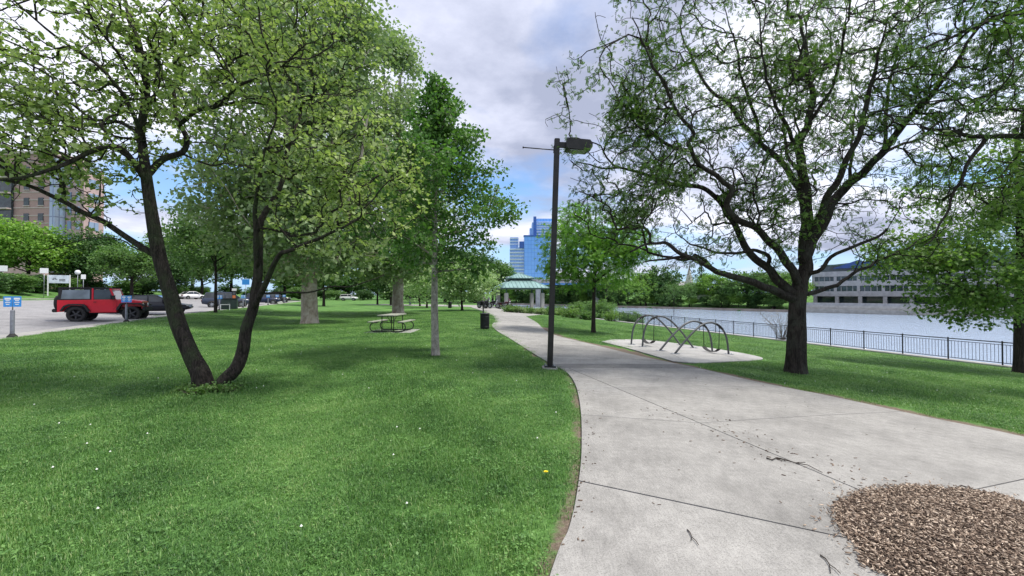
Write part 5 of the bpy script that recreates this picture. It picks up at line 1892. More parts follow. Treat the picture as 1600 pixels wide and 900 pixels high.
hip(pav, 'lower_roof', HB, 1.25, EH, EH + 1.15, 12)
hip(pav, 'upper_roof', 1.65, .05, EH + 1.38, EH + 2.1, 8)
MB().box(-1.15, 1.15, -1.15, 1.15, EH + 1.1, EH + 1.25).build('clerestory', M['fascia'], pav)
for sx in (-1, 1):
    for sy in (-1, 1):
        cl = MB().box(sx * 2.55 - .24, sx * 2.55 + .24, sy * 2.55 - .24, sy * 2.55 + .24, -.2, 2.35, bev=.03).build('column', M['concrete_pad'], pav)
        MB().box(sx * 2.55 - .06, sx * 2.55 + .06, sy * 2.55 - .06, sy * 2.55 + .06, 2.35, EH - .1).build('post', M['fascia'], cl)
for i in range(3):
    MB().lathe([(.001, -.1), (.09, -.08), (.12, 0), (.02, .06)], 10, Matrix.Translation((-.6 + .6 * i, 0, EH - .32))).build('lamp', M['white_paint'], pav)

# ------------------------------------------------------------------ motorcycles and riders
def motorcycle(loc, rz, lab, paint):
    m = thing('motorcycle', lab, 'motorcycle', loc, rz)
    tm, rm = wheel_mesh(.32, .14, .2, 9)
    for x in (-.72, .78):
        w = add_wheel(m, x, 0, .32, tm, rm, M['alloy'], -1)
    MB().tube([(-.72, 0, .34), (-.2, 0, .42), (.25, 0, .45), (.5, 0, .85)], .07, 8, rs=[.05, .12, .12, .05]).build('frame', M['black_plastic'], m)
    MB().tube([(-.1, 0, .74), (.1, 0, .82), (.38, 0, .84), (.5, 0, .8)], .1, 10, rs=[.08, .15, .15, .06]).build('tank', paint, m)
    MB().tube([(-.85, 0, .82), (-.6, 0, .74), (-.3, 0, .70), (-.08, 0, .74)], .1, 8, rs=[.06, .12, .13, .08]).build('seat', M['rubber'], m)
    for s in (-1, 1):
        MB().tube([(.78, s * .07, .32), (.55, s * .07, .95)], .025, 6).build('fork', M['alloy'], m)
        MB().tube([(.54, 0, .96), (.46, s * .22, 1.04), (.34, s * .38, 1.0)], .018, 6).build('handlebar', M['alloy'], m)
        MB().box(-.85, -.42, s * .17, s * .33, .45, .78, bev=.04).build('pannier', paint, m)
        MB().tube([(.2, s * .14, .35), (-.3, s * .18, .28), (-.95, s * .18, .3)], .045, 8).build('exhaust', M['alloy'], m)
    MB().box(-.2, .22, -.2, .2, .28, .6, bev=.05).build('engine', M['alloy'], m)
    MB().prism([(.50, .9), (.70, .95), (.62, 1.25), (.55, 1.36), (.53, 1.34), (.58, 1.1)], -.22, .22, 'y').build('fairing', paint, m)
    MB().lathe([(.001, .06), (.07, .04), (.09, 0)], 12, Matrix.Translation((.68, 0, .95)) @ Matrix.Rotation(R(90), 4, 'Y')).build('headlight', M['lens_clear'], m)
    return m


def person(loc, rz, lab, J, top, leg, sit=False):
    """one continuous skinned body; hair and clothing shades by separate child shells"""
    p = thing('person', lab, 'person', loc, rz)
    names = list(J)
    par = {'chest': 'pelvis', 'neck': 'chest', 'head': 'neck', 'crown': 'head', 'lsh': 'chest', 'lel': 'lsh', 'lwr': 'lel', 'lhd': 'lwr', 'rsh': 'chest', 'rel': 'rsh', 'rwr': 'rel', 'rhd': 'rwr',
           'lhip': 'pelvis', 'lkn': 'lhip', 'lan': 'lkn', 'lto': 'lan', 'rhip': 'pelvis', 'rkn': 'rhip', 'ran': 'rkn', 'rto': 'ran'}
    rad = {'pelvis': .15, 'chest': .17, 'neck': .06, 'head': .095, 'crown': .085, 'sh': .07, 'el': .05, 'wr': .035, 'hd': .04, 'hip': .10, 'kn': .065, 'an': .045, 'to': .045}
    vi = {n: i for i, n in enumerate(names)}
    me = bpy.data.meshes.new('body')
    me.from_pydata([J[n] for n in names], [(vi[a], vi[b]) for a, b in par.items()], [])
    o = link('body', me, p, m=top)
    sk = o.modifiers.new('skin', 'SKIN')
    for n, i in vi.items():
        r_ = rad.get(n, rad.get(n[1:], .06))
        me.skin_vertices[0].data[i].radius = (r_, r_ * (.75 if n in ('chest', 'pelvis') else 1))
        me.skin_vertices[0].data[i].use_root = n == 'pelvis'
    o.modifiers.new('sub', 'SUBSURF').levels = 1
    hd = Vector(J['crown'])
    MB().lathe([(.001, .10), (.06, .085), (.10, .03), (.105, -.04), (.09, -.08)], 14, Matrix.Translation(hd)).build('hair', M['rubber'], p)
    for s in 'lr':
        MB().tube([J[s + 'hip'], J[s + 'kn'], J[s + 'an']], .08, 10, rs=[.125, .082, .062]).build('trouser_leg', leg, p)
        MB().tube([J[s + 'an'], J[s + 'to']], .05, 8, rs=[.058, .05]).build('shoe', M['rubber'], p)
    return p


STAND = {'pelvis': (0, 0, .95), 'chest': (0, 0, 1.32), 'neck': (0, 0, 1.5), 'head': (.01, 0, 1.60), 'crown': (.01, 0, 1.69), 'lsh': (0, .19, 1.43), 'lel': (-.05, .25, 1.14), 'lwr': (.06, .24, .90), 'lhd': (.09, .24, .82),
         'rsh': (0, -.19, 1.43), 'rel': (-.03, -.25, 1.14), 'rwr': (.1, -.24, .92), 'rhd': (.14, -.24, .84), 'lhip': (0, .10, .9), 'lkn': (.12, .1, .5), 'lan': (.02, .1, .07), 'lto': (.16, .1, .04),
         'rhip': (0, -.10, .9), 'rkn': (.0, -.1, .5), 'ran': (-.18, -.1, .1), 'rto': (-.05, -.1, .04)}
SIT = {'pelvis': (-.25, 0, .86), 'chest': (-.15, 0, 1.2), 'neck': (-.1, 0, 1.38), 'head': (-.07, 0, 1.48), 'crown': (-.06, 0, 1.57), 'lsh': (-.12, .19, 1.31), 'lel': (.08, .3, 1.1), 'lwr': (.3, .34, 1.04), 'lhd': (.36, .36, 1.03),
       'rsh': (-.12, -.19, 1.31), 'rel': (.08, -.3, 1.1), 'rwr': (.3, -.34, 1.04), 'rhd': (.36, -.36, 1.03), 'lhip': (-.22, .12, .82), 'lkn': (.18, .26, .66), 'lan': (.05, .28, .14), 'lto': (.2, .29, .08),
       'rhip': (-.22, -.12, .82), 'rkn': (.18, -.26, .66), 'ran': (.05, -.28, .14), 'rto': (.2, -.29, .08)}
M['cloth_dark'] = mat('dark_cloth', (.02, .02, .024), .85, .3, 12)
M['cloth_grey'] = mat('grey_cloth', (.14, .12, .12), .85, .25, 12)
M['denim'] = mat('denim', (.05, .07, .12), .85, .25, 12)
gz_ = lambda w: Vector((w.x, w.y, float(G(w.x, w.y)) + .034))
m1 = gz_(P(789, 483.5)); m2 = gz_(P(768, 482.3)); m3 = gz_(P(757, 482))
motorcycle(m1, R(-18), 'dark maroon motorcycle with chrome parked by the pavilion column', PAINT('maroon_paint', (.06, .012, .02)))
motorcycle(m2, R(-10), 'black motorcycle parked between the rider and the pavilion column', PAINT('black_cycle_paint', (.012, .012, .014)))
motorcycle(m3, R(-25), 'dark grey motorcycle carrying a seated rider near the pavilion', PAINT('grey_cycle_paint', (.05, .05, .055)))
person(m3, R(-25), 'person in grey top and dark trousers seated on a motorcycle', SIT, M['cloth_grey'], M['cloth_dark'])
wk = at(640.5, 473, 70); wk.z = float(G(wk.x, wk.y)) + .03
person(wk, R(200), 'person in dark clothes walking on the far path under the trees', STAND, M['cloth_dark'], M['denim'])

# ------------------------------------------------------------------ buildings
M['curtain'] = make_curtain('blue_curtain_wall', (.17, .40, .86), (.20, .44, .90), 3.0, 3.8)
M['curtain_dark'] = make_curtain('dark_blue_curtain', (.03, .10, .36), (.04, .13, .42), 3.0, 3.8)
M['band_white'] = mat('pale_spandrel', (.55, .62, .75), .5, .08, .3)
M['strip_glass'] = make_curtain('strip_glass', (.20, .36, .66), (.24, .41, .72), 2.4, 4.0)


def tower():
    D = 400.0
    w = lambda u: at(u, 460, D).x
    h = lambda v: at(800, v, D).z
    base = Vector((w(825), D, float(G(w(825), D))))
    T = thing('office_tower', 'stepped blue glass tower rising far behind the pavilion', 'building', base)
    def bx(nm, u0, u1, v0, v1, dy0, dy1, m, sub=0):
        return MB().box(w(u0) - base.x, w(u1) - base.x, dy0, dy1, (h(v1) if v1 < 460 else base.z - 1) - base.z, h(v0) - base.z).build(nm, m, T)
    bx('main_block', 819, 866, 369, 470, 0, 40, M['curtain'])
    bx('upper_block', 828, 868, 355, 369, 6, 40, M['strip_glass'])
    bx('upper_block', 832, 870, 345, 355, 9, 40, M['strip_glass'])
    bx('crown_block', 835.5, 870, 338, 345, 12, 40, M['curtain'])
    bx('crown_fin', 834, 838.5, 337, 372, 4, 11.8, M['curtain_dark'])
    bx('dark_bay', 811.5, 818.9, 377, 387, 1, 12, M['curtain_dark'])
    bx('main_parapet', 818, 866.5, 367.5, 369.5, -1, 6, M['curtain_dark'])
    bx('side_wing', 797, 818.8, 386, 470, 3, 36, M['strip_glass'])
    bx('side_top', 797, 810, 369, 386, 8, 34, M['strip_glass'])
    for i in range(10):
        v = 388 + i * 5.3
        bx('spandrel', 796.4, 818.9, v, v + 2.0, 2.2, 36.6, M['band_white'])
    for i in range(6):
        v = 343 + i * 4.3
        bx('spandrel', 839, 870.6, v, v + 1.5, 5.2 if v > 355 else (8.2 if v > 345 else 11.2), 30, M['band_white'])
    for i in range(3):
        v = 370 + i * 4.6
        bx('spandrel', 796.6, 810.4, v, v + 1.7, 7.4, 30, M['band_white'])
    for i in range(12):
        v = 372 + i * 6
        bx('spandrel', 857, 866.6, v, v + 2.0, -.8, 20, M['band_white'])


tower()

# elevated road crossing behind the pavilion
def overpass():
    D = 150.0
    x0, x1 = at(812, 460, D).x, at(985, 460, D).x
    zt, zm, zb = at(0, 436.5, D).z, at(0, 441, D).z, at(0, 445, D).z
    o = thing('road_bridge', 'pale road bridge with blue girder crossing behind the pavilion', 'bridge', (x0, D, 0))
    L = x1 - x0
    MB().box(0, L, 0, .35, zm, zt).build('parapet', M['concrete_pad'], o)
    MB().box(0, L, 0.05, 10, zm - .25, zm).build('deck', M['concrete_pad'], o)
    MB().box(0, L, .3, .8, zb, zm - .25).build('girder', mat('blue_girder_paint', (.10, .26, .55), .5, .1, .5), o)
    for u in (842, 935):
        x = at(u, 460, D).x - x0
        MB().box(x - .7, x + .7, 1.5, 8, -4, zm - .25).build('pier', M['concrete_pad'], o)
    # opening rail in the parapet
    for i in range(6):
        xa = L * (.06 + .15 * i)
        MB().box(xa, xa + L * .09, -.05, -.004, zm + .35, zm + .62).build('slot', M['ramp_brown'], o)


overpass()

# riverside office on the far bank
fdv = Vector((.645, -.765, 0)); fnv = Vector((.765, .645, 0))
M['off_white'] = make_concrete('office_concrete', .34, (1, 1.0, 1.02), .1)
M['dark_glass'] = make_glass('office_glass', (.03, .045, .05))


def office():
    s0, s1 = 45.5, 88.0
    org = Vector((41, 139, 0)) + fdv * s0 + fnv * 4.5
    o = thing('riverside_office', 'low white-banded riverside office with dark window strips across the river', 'building', (org.x, org.y, -1.0), math.atan2(fdv.y, fdv.x))
    L = s1 - s0
    zz = lambda v: at(0, v, 100).z + 1.0
    MB().box(0, L, 2.5, 16, 0, zz(462)).build('ground_floor', M['dark_glass'], o)
    for i in range(10):
        x = .6 + i * 4.4
        MB().box(x - .35, x + .35, .1, .9, 0, zz(463)).build('column', M['off_white'], o)
    for v0, v1 in ((455, 463), (438.5, 446.5), (423, 431)):
        MB().box(0, L, 0, 16, zz(v1), zz(v0)).build('spandrel', M['off_white'], o)
    for v0, v1 in ((446.5, 455), (431, 438.5)):
        g = MB().box(.3, L - .3, .45, 15.6, zz(v1) - .02, zz(v0) + .02).build('window_strip', M['dark_glass'], o)
        n = int(L / 1.1)
        for i in range(n + 1):
            x = .3 + (L - .6) * i / n
            wd = .28 if i % 4 == 0 else .06
            MB().box(x - wd, x + wd, .12 if wd > .1 else .36, .45, zz(v1), zz(v0)).build('mullion', M['off_white'], g)
    MB().box(1.5, L - 1.5, 1.6, 14.5, zz(423), zz(411)).build('top_floor', M['dark_glass'], o)
    gr = mat('green_copper_roof', (.07, .13, .10), .7, .25, 1.0)
    MB().prism([(1.0, zz(413)), (L * .5, zz(402)), (L - 1, zz(406)), (L - 1, zz(413))], 1.2, 15, 'y').build('roof', gr, o)
    MB().prism([(4, zz(418)), (9, zz(405.5)), (14, zz(418))], .9, 6, 'y').build('gable', mat('deep_blue_roof', (.02, .06, .22), .5, .2, 1), o)


office()
qw = thing('quay_wall', 'pale stepped concrete quay wall below the riverside office', 'wall', (41, 139, -2.6), math.atan2(fdv.y, fdv.x))
MB().box(42, 120, -.6, .3, -2, .95).build('lower_step', M['concrete'], qw)
MB().box(42, 120, .3, 4.4, -2, 1.75).build('upper_step', M['concrete_pad'], qw)
MB().box(42, 120, .28, .62, 1.75, 2.35).build('parapet', M['off_white'], qw)

shore = thing('shore_wall', 'thin tan stone edging along the far wooded river bank', 'wall', (41, 139, -2.6), math.atan2(fdv.y, fdv.x))
MB().box(-90, 41.9, -.5, .6, -2, .55).build('stones', mat('tan_stone', (.34, .29, .25), .9, .25, .4), shore)
# brick flats behind the trees on the left
M['brick'] = make_brick('pink_brown_brick', (.40, .24, .22), (.34, .20, .18), (.44, .36, .34))
M['stone_band'] = mat('pale_stone_band', (.52, .44, .41), .8, .1, 1)
M['bay_glass'] = make_curtain('bay_glass', (.28, .36, .46), (.33, .41, .50), 1.2, 3.0)


def flats():
    D = 88.0
    x0, x1 = at(-150, 460, D).x, at(97, 460, D).x
    gz0 = 2.0
    o = thing('brick_flats', 'pink brown brick apartment block with pale bands and glazed corner bays', 'building', (x0, D, gz0), R(-4))
    L = x1 - x0
    Hh = at(0, 246, D).z - gz0
    MB().box(0, L, 0, 6, -1, Hh).build('wall', M['brick'], o)
    MB().box(-.3, L + .3, -1.6, 0, -1, 9.6).build('podium', mat('pink_render', (.52, .36, .35), .8, .1, 1), o)
    n = int(Hh / 1.55)
    for i in range(n):
        z = 10.6 + i * 1.55
        if z < Hh - .2: MB().box(-.05, L + .05, -.09, -.004, z, z + .16).build('band', M['stone_band'], o)
    wm = MB().box(-.55, .55, -.06, .06, -.75, .75).mesh('window'); wm.materials.append(M['dark_glass'])
    sm_ = MB().box(-.7, .7, -.14, .04, -.9, -.76).mesh('sill'); sm_.materials.append(M['stone_band'])
    for zi in range(7):
        for xi in range(9):
            x = L - 2.2 - xi * 3.1
            if xi in (2, 3): continue
            w_ = link('window', wm, o, loc=(x, -.06, 11.9 + zi * 3.1))
            link('sill', sm_, w_)
    # dark glazed balcony bay
    xb = L - 2.2 - 2.5 * 3.1
    MB().box(xb - 1.9, xb + 1.9, -.5, -.1, 10.2, Hh - 2).build('bay', M['dark_glass'], o)
    for zi in range(7):
        MB().box(xb - 2.0, xb + 2.0, -1.3, -.5, 10.3 + zi * 3.1, 10.55 + zi * 3.1).build('balcony', M['stone_band'], o)
    MB().box(L + .2, L + 1.3, -.5, 1.49, 4, Hh - 1).build('corner_bay', M['bay_glass'], o)
    # lighter wing beyond the corner
    Hw = at(0, 262, D).z - gz0
    MB().box(L + 1.3, L + 5.2, 1.5, 5.5, -1, Hw).build('wing', mat('pale_pink_brick', (.47, .34, .32), .85, .1, 1), o)
    for zi in range(8):
        for xi in range(2):
            MB().box(L + 2.2 + xi * 1.8 - .4, L + 2.2 + xi * 1.8 + .4, 1.38, 1.498, 4 + zi * 2.9, 5.7 + zi * 2.9).build('window', M['bay_glass'], o)
    for zi in range(8):
        MB().box(L + 5.202, L + 5.26, 2.4, 4.4, 4 + zi * 2.9, 5.7 + zi * 2.9).build('window', M['bay_glass'], o)
    MB().box(-.4, L + .4, -.4, 6.4, Hh, Hh + .6).build('cornice', M['stone_band'], o)


flats()

# church spire over the far trees
sp_ = at(1077, 460, 330)
ch = thing('church', 'distant pale stone church spire above the far bank trees', 'church', (sp_.x, 330, 2.0))
zt_, zs_ = at(0, 421, 330).z - 2, at(0, 441, 330).z - 2
st = mat('spire_stone', (.42, .39, .37), .85, .15, .3)
MB().box(-2.6, 2.6, -2.6, 2.6, -4, zs_).build('tower', st, ch)
MB().lathe([(3.0, zs_), (.05, zt_ + 3)], 8, smo=False).build('spire', st, ch)
MB().prism([(-4, -4), (-4, 6), (0, 10), (4, 6), (4, -4)], 2.6, 24, 'y').build('nave', st, ch)
# small pale house on the far bank
hb_ = at(1130, 460, 128)
hs = thing('riverside_hut', 'small grey riverside building among the far bank trees', 'building', (hb_.x, hb_.y + 8, -1.5), math.atan2(fdv.y, fdv.x))
MB().box(-4.5, 4.5, 0, 5, -1, 3.4).build('wall', M['off_white'], hs)
MB().prism([(-5, 3.4), (0, 5.0), (5, 3.4)], -.4, 5.4, 'y').build('roof', M['ramp_brown'], hs)
for i in range(4):
    MB().box(-3.6 + i * 2.1, -2.4 + i * 2.1, -.05, -.004, .8, 2.3).build('window', M['dark_glass'], hs)

# ------------------------------------------------------------------ other trees
def medium(name, label, u, v, crown, r, bark, leafm, seed, per, size, shape, spread, n_l=5, top=None, group=None, lean=0.0, step=.35, cat='tree', gthr=-.15, shell=.6, fork=.45):
    b = P(u, v); D = b.y
    cy = crown[0][1]
    top = top if top is not None else crown[0][1] - crown[0][3] * .7
    L = [([b + Vector((0, 0, -.12))] + pl(D, [(u + lean * .1, v - (v - cy) * .2, 0), (u + lean * .35, v - (v - cy) * .5, 0), (u + lean * .7, cy, .05), (u + lean, top, .1)]), r, r * .22)]
    qq = np.random.default_rng(seed)
    s = D / FPX
    for i in range(n_l):
        a = i * 2.399 + qq.uniform(-.4, .4)
        f = fork + .35 * i / n_l
        st_ = Vector(L[0][0][1]).lerp(Vector(at(u + lean * .7, cy, D)), f)
        rad = crown[0][2] * s * .62
        L.append(([st_, st_ + Vector((math.cos(a) * rad * .45, math.sin(a) * rad * .45, rad * .35)), st_ + Vector((math.cos(a) * rad, math.sin(a) * rad, rad * (.55 + .1 * i)))], r * .42, r * .08))
    A = blob_points([ell(D, *c) for c in crown], qq, np.array([seed * 1.3, 3.3, 1]), shell, 1.0 / max(.6, crown[0][2] * s * .45), gthr)
    return make_tree(name, label, b, L, A, None, bark, leafm, seed, per=per, spread=spread, size=size, shape=shape, step=step, bf=.18, tip=.005, flare=.4, droop=.25, flat=.9, cat=cat, group=group)


medium('locust_tree', 'young bright green tree with slim dark trunk behind the lamp post', 927, 521, [(930, 380, 92, 74, 2.8, 560), (890, 420, 45, 35, 1.3, 110), (985, 400, 40, 40, 1.4, 90)], .115, BK['dark'], LF['locust_young'], 71, 12, .26, 'frond', .2, 7, lean=4, top=325)
medium('young_tree', 'bright yellow-green young tree by the shrubs at the river side', 948, 498, [(985, 440, 52, 42, 2.6, 260), (950, 420, 45, 45, 2.2, 160)], .13, BK['dark'], LF['bright'], 72, 13, .2, 'wide', .26, 6)
medium('round_tree', 'small round-headed dark green tree in front of the river railing', 1053, 508, [(1057, 455, 36, 27, 1.6, 330)], .06, BK['dark'], LF['mid'], 73, 13, .11, 'diamond', .13, 7, fork=.5)
medium('street_tree', 'slim dark-trunked tree by the kerb beside the green cabinet', 337, 489, [(345, 375, 70, 68, 3.2, 480), (295, 365, 50, 55, 2.2, 200)], .12, BK['dark'], LF['mid'], 74, 16, .19, 'wide', .24, 6)
medium('blossom_tree', 'low pale blossoming tree with leaning dark trunk beside the far path', 722, 485, [(712, 436, 52, 36, 3.6, 520), (750, 445, 32, 26, 2.6, 160)], .13, BK['dark'], LF['crab'], 75, 15, .24, 'wide', .3, 6, lean=-3, fork=.25)
medium('blossom_tree', 'pale blossoming tree with bent dark trunk, second past the stout old trunk', 667, 481, [(662, 440, 36, 32, 3.0, 300)], .13, BK['dark'], LF['crab'], 76, 15, .24, 'wide', .3, 5, fork=.3)
medium('blossom_tree', 'pale blossoming tree with dark trunk, first past the stout old trunk', 656, 478.5, [(640, 440, 34, 32, 3.0, 280)], .13, BK['dark'], LF['crab'], 77, 15, .24, 'wide', .3, 5, fork=.3)

PROTO = {}


def proto(kind, h, rad, trunk, bark, leafm, seed, n=430, per=20, size=.30, shape='wide', low=.28):
    qq = np.random.default_rng(seed)
    b = Vector((0, 0, 0))
    L = [([Vector((0, 0, -.3)), Vector((.05, .03, h * .2)), Vector((-.08, .1, h * .5)), Vector((.1, 0, h * .86))], trunk, trunk * .2)]
    for i in range(7):
        a = i * 2.4 + qq.uniform(-.3, .3); z = h * (.24 + .06 * i)
        L.append(([Vector((0, 0, z)), Vector((math.cos(a) * rad * .4, math.sin(a) * rad * .4, z + h * .1)), Vector((math.cos(a) * rad * .75, math.sin(a) * rad * .75, z + h * .2))], trunk * .4, trunk * .08))
    cz = h * (1 + low) / 2
    E = [((0, 0, cz), (rad, rad, h * (1 - low) / 2), n)]
    for i in range(4):
        a = qq.uniform(0, 6.28)
        E.append(((math.cos(a) * rad * .6, math.sin(a) * rad * .6, cz + qq.uniform(-.2, .22) * h), (rad * .5,) * 3, n // 8))
    A = blob_points([(Vector(c), r_, k) for c, r_, k in E], qq, np.array([seed, 2.0, 5.0]), .5, .42, -.18)
    t = make_tree('tree', 'x', b, L, A, None, bark, leafm, seed, per=per, spread=.42, size=size, shape=shape, step=.6, bf=.2, tip=.01, flare=.4)
    t['unused'] = 1
    PROTO[kind] = [t, h]


proto('bright', 9.0, 4.0, .2, BK['dark'], LF['bright'], 81)
proto('dark', 9.5, 3.6, .22, BK['dark'], LF['dark'], 82, low=.15)
proto('mid', 10.0, 4.2, .24, BK['dark'], LF['mid'], 83, low=.3)
proto('tall', 13.0, 3.8, .26, BK['dark'], LF['maple'], 84, low=.2)
proto('far', 10.0, 4.6, .25, BK['dark'], LF['mid'], 85, n=260, per=16, size=.5, low=.05)
proto('far_dark', 10.0, 4.4, .25, BK['dark'], LF['dark'], 86, n=260, per=16, size=.5, low=.05)
used = set()
prng = random.Random(5)


def put(kind, name, label, x, y, h, rz=None, group=None, zs=1.0):
    src, h0 = PROTO[kind]
    if kind in used: o = copy_tree(src)
    else: o = src; used.add(kind)
    if 'unused' in o: del o['unused']
    o.name = name
    s = h / h0
    o.location = (x, y, float(G(x, y)) - .05)
    o.rotation_euler = (0, 0, rz if rz is not None else prng.uniform(0, 6.28))
    o.scale = (s * zs, s * zs, s)
    for k_ in ('group',):
        if k_ in o: del o[k_]
    tag(o, label, 'tree', group)
    return o


def putu(kind, name, label, u, d, h, group=None, zs=1.0):
    x = (u - 800) / FPX * d
    return put(kind, name, label, x, d, h, None, group, zs)


G1 = 'leafy trees beyond the car park'
putu('bright', 'leafy_tree', 'bright green spreading tree behind the white square signs', 45, 66, 10.2, G1, 1.2)
putu('bright', 'leafy_tree', 'bright green tree in front of the brick apartment block podium', -30, 64, 9.2, G1, 1.1)
putu('dark', 'leafy_tree', 'dark green tree behind the round white sign', 135, 72, 10.5, G1, 1.15)
putu('mid', 'leafy_tree', 'grey-green tree behind the red off-road car', 205, 66, 9.0, G1, 1.2)
putu('mid', 'leafy_tree', 'green tree at the corner of the brick apartment block', 92, 80, 9.5, G1, 1.1)
putu('dark', 'leafy_tree', 'dark tree filling the gap beyond the black saloon car', 262, 84, 9.0, G1, 1.2)
putu('mid', 'leafy_tree', 'green tree seen through the fork of the V-shaped tree', 315, 92, 11.5, G1, 1.2)
for i, (u, d, h, k_) in enumerate(((362, 104, 16, 'tall'), (405, 100, 14, 'mid'), (445, 112, 16, 'tall'), (300, 112, 17, 'tall'), (490, 108, 14, 'mid'), (262, 104, 16, 'tall'))):
    putu(k_, 'leafy_tree', 'tall green tree in the belt at the far end of the car park', u, d, h, 'tall trees at the far end of the car park', 1.2)
putu('mid', 'leafy_tree', 'dark-trunked tree on the far lawn beyond the stout pale trunk', 506, 62, 8.5, None, 1.0)
putu('mid', 'leafy_tree', 'slim tree on the far lawn between the two stout pale trunks', 590, 72, 8.0, None, .9)
putu('dark', 'leafy_tree', 'dark tree just left of the stout trunk behind the picnic table', 611, 70, 9.0, None, .9)
for u, d, h, k_ in ((695, 92, 12, 'mid'), (742, 84, 10.5, 'dark'), (770, 88, 9.5, 'mid'), (725, 100, 12, 'tall'), (655, 100, 12.5, 'tall')):
    putu(k_, 'leafy_tree', 'full green tree in the clump left of the pavilion', u, d, h, 'trees massed left of the pavilion', 1.15)
for u, d, h in ((540, 140, 10), (575, 150, 11), (620, 145, 11), (660, 150, 10), (470, 150, 12), (700, 130, 10)):
    putu('far' if h > 10 else 'far_dark', 'distant_tree', 'distant tree closing the view at the end of the lawn', u, d, h, 'distant trees at the end of the lawn', 1.4)
for u, d, h in ((868, 88, 4.2), (905, 84, 5.0), (897, 66, 4.0), (940, 74, 5.5), (985, 62, 4.0)):
    putu('mid', 'leafy_tree', 'green tree in the thicket right of the pavilion', u, d, h, 'trees in the thicket right of the pavilion', 1.15)
pr2 = random.Random(9)
for i in range(24):
    s = -75 + i * 5.3 + pr2.uniform(-1.5, 1.5)
    w_ = Vector((41, 139, 0)) + fdv * s + fnv * pr2.uniform(2.0, 6)
    if 43 < s < 62: w_ += fnv * 22
    put(('far', 'far_dark', 'bright', 'mid')[(i * 7) % 4], 'distant_tree', 'green tree on the far bank of the river', w_.x, w_.y, pr2.uniform(6.5, 13), None, 'trees on the far river bank', 1.2)
for i in range(9):
    s = 62 + i * 8
    w_ = Vector((41, 139, 0)) + fdv * s + fnv * pr2.uniform(24, 32)
    put('far', 'distant_tree', 'tree rising behind the riverside office', w_.x, w_.y, pr2.uniform(10, 13), None, 'trees behind the riverside office', 1.2)

for i in range(16):
    y_ = 30 + i * 6.2 + pr2.uniform(-1, 1)
    x_ = -(41.5 + pr2.uniform(-1, 2.5) + float(KY(y_)))
    put('far_dark' if i % 2 else 'far', 'hedge_shrub', 'low dense bush in the hedge along the far side of the car park', x_, y_, pr2.uniform(2.2, 3.2), None, 'bushes of the far car park hedge', 1.9)['category'] = 'shrub'
for i in range(12):
    x_ = -82 + i * 6.5
    put('far' if i % 2 else 'far_dark', 'hedge_shrub', 'low dense bush in the hedge closing the end of the car park and lawn', x_, 126 + pr2.uniform(-4, 4), pr2.uniform(3, 4.2), None, 'bushes at the far end of the lawn', 2.0)['category'] = 'shrub'
for i in range(26):
    s = -72 + i * 4.4
    w_ = Vector((41, 139, 0)) + fdv * s + fnv * pr2.uniform(1.6, 3.0)
    put(('far_dark', 'far', 'bright')[i % 3], 'bank_shrub', 'low bush at the water edge of the far river bank', w_.x, w_.y, pr2.uniform(1.8, 4.4), None, 'bushes along the far water edge', 1.8)['category'] = 'shrub'

# ------------------------------------------------------------------ shrubs and planting
def shrub(name, label, x, y, rx, h, n, leafm, size, shape, seed, group=None, droop=0.0):
    qq = np.random.default_rng(seed)
    z = float(G(x, y))
    root = thing(name, label, 'shrub', (x, y, z), group=group)
    w = MB(); S = []; Dd = []
    for i in range(n):
        a = qq.uniform(0, 6.28); rr = rx * math.sqrt(qq.uniform(0, 1))
        tip = Vector((math.cos(a) * rr, math.sin(a) * rr, h * qq.uniform(.55, 1.0) * (1 - .35 * (rr / rx) ** 2)))
        b = Vector((math.cos(a) * rr * .35, math.sin(a) * rr * .35, -.05))
        m_ = b.lerp(tip, .5) + Vector((0, 0, h * .1))
        w.tube([b, m_, tip], .012, 3, rs=[.02, .012, .005])
        for k_ in range(int(qq.uniform(16, 30))):
            t = qq.uniform(.25, 1.0)
            S.append(np.array(b.lerp(m_, min(1, t * 2)) if t < .5 else m_.lerp(tip, t * 2 - 1)) + qq.normal(0, .09 * h ** .5, 3))
            Dd.append(qq.normal(0, 1, 3))
    w.build('stems', M['twig'], root)
    S = np.array(S); Dd = np.array(Dd); S[:, 2] = np.maximum(S[:, 2], .03)
    link('foliage', leaves_mesh('foliage', S, Dd, shape, size, qq, droop, .8), root, m=leafm)
    return root


for i, (u, v, rx, h) in enumerate(((890, 497, 1.5, 1.3), (915, 500, 1.3, 1.0), (955, 502, 1.4, 1.5), (978, 503.5, 1.3, 1.4), (996, 503, 1.0, 1.1))):
    w_ = P(u, v)
    shrub('shrub', 'rounded green shrub in the row ending at the river railing', w_.x, w_.y, rx, h, 60, LF['mid'] if i % 2 else LF['maple'], .15, 'wide', 200 + i, 'shrubs by the river railing')
for i, (u, v) in enumerate(((797, 488.5), (812, 489.5), (827, 490.5), (842, 491.5), (856, 492), (872, 493), (886, 492.5))):
    w_ = P(u, v)
    shrub('bed_plant', 'soft grassy plant in the bed edging the pavilion', w_.x, w_.y + .6, .95, .72, 46, LF['plane'] if i % 2 else LF['mid'], .22, 'narrow', 220 + i, 'plants edging the pavilion bed', -.6)
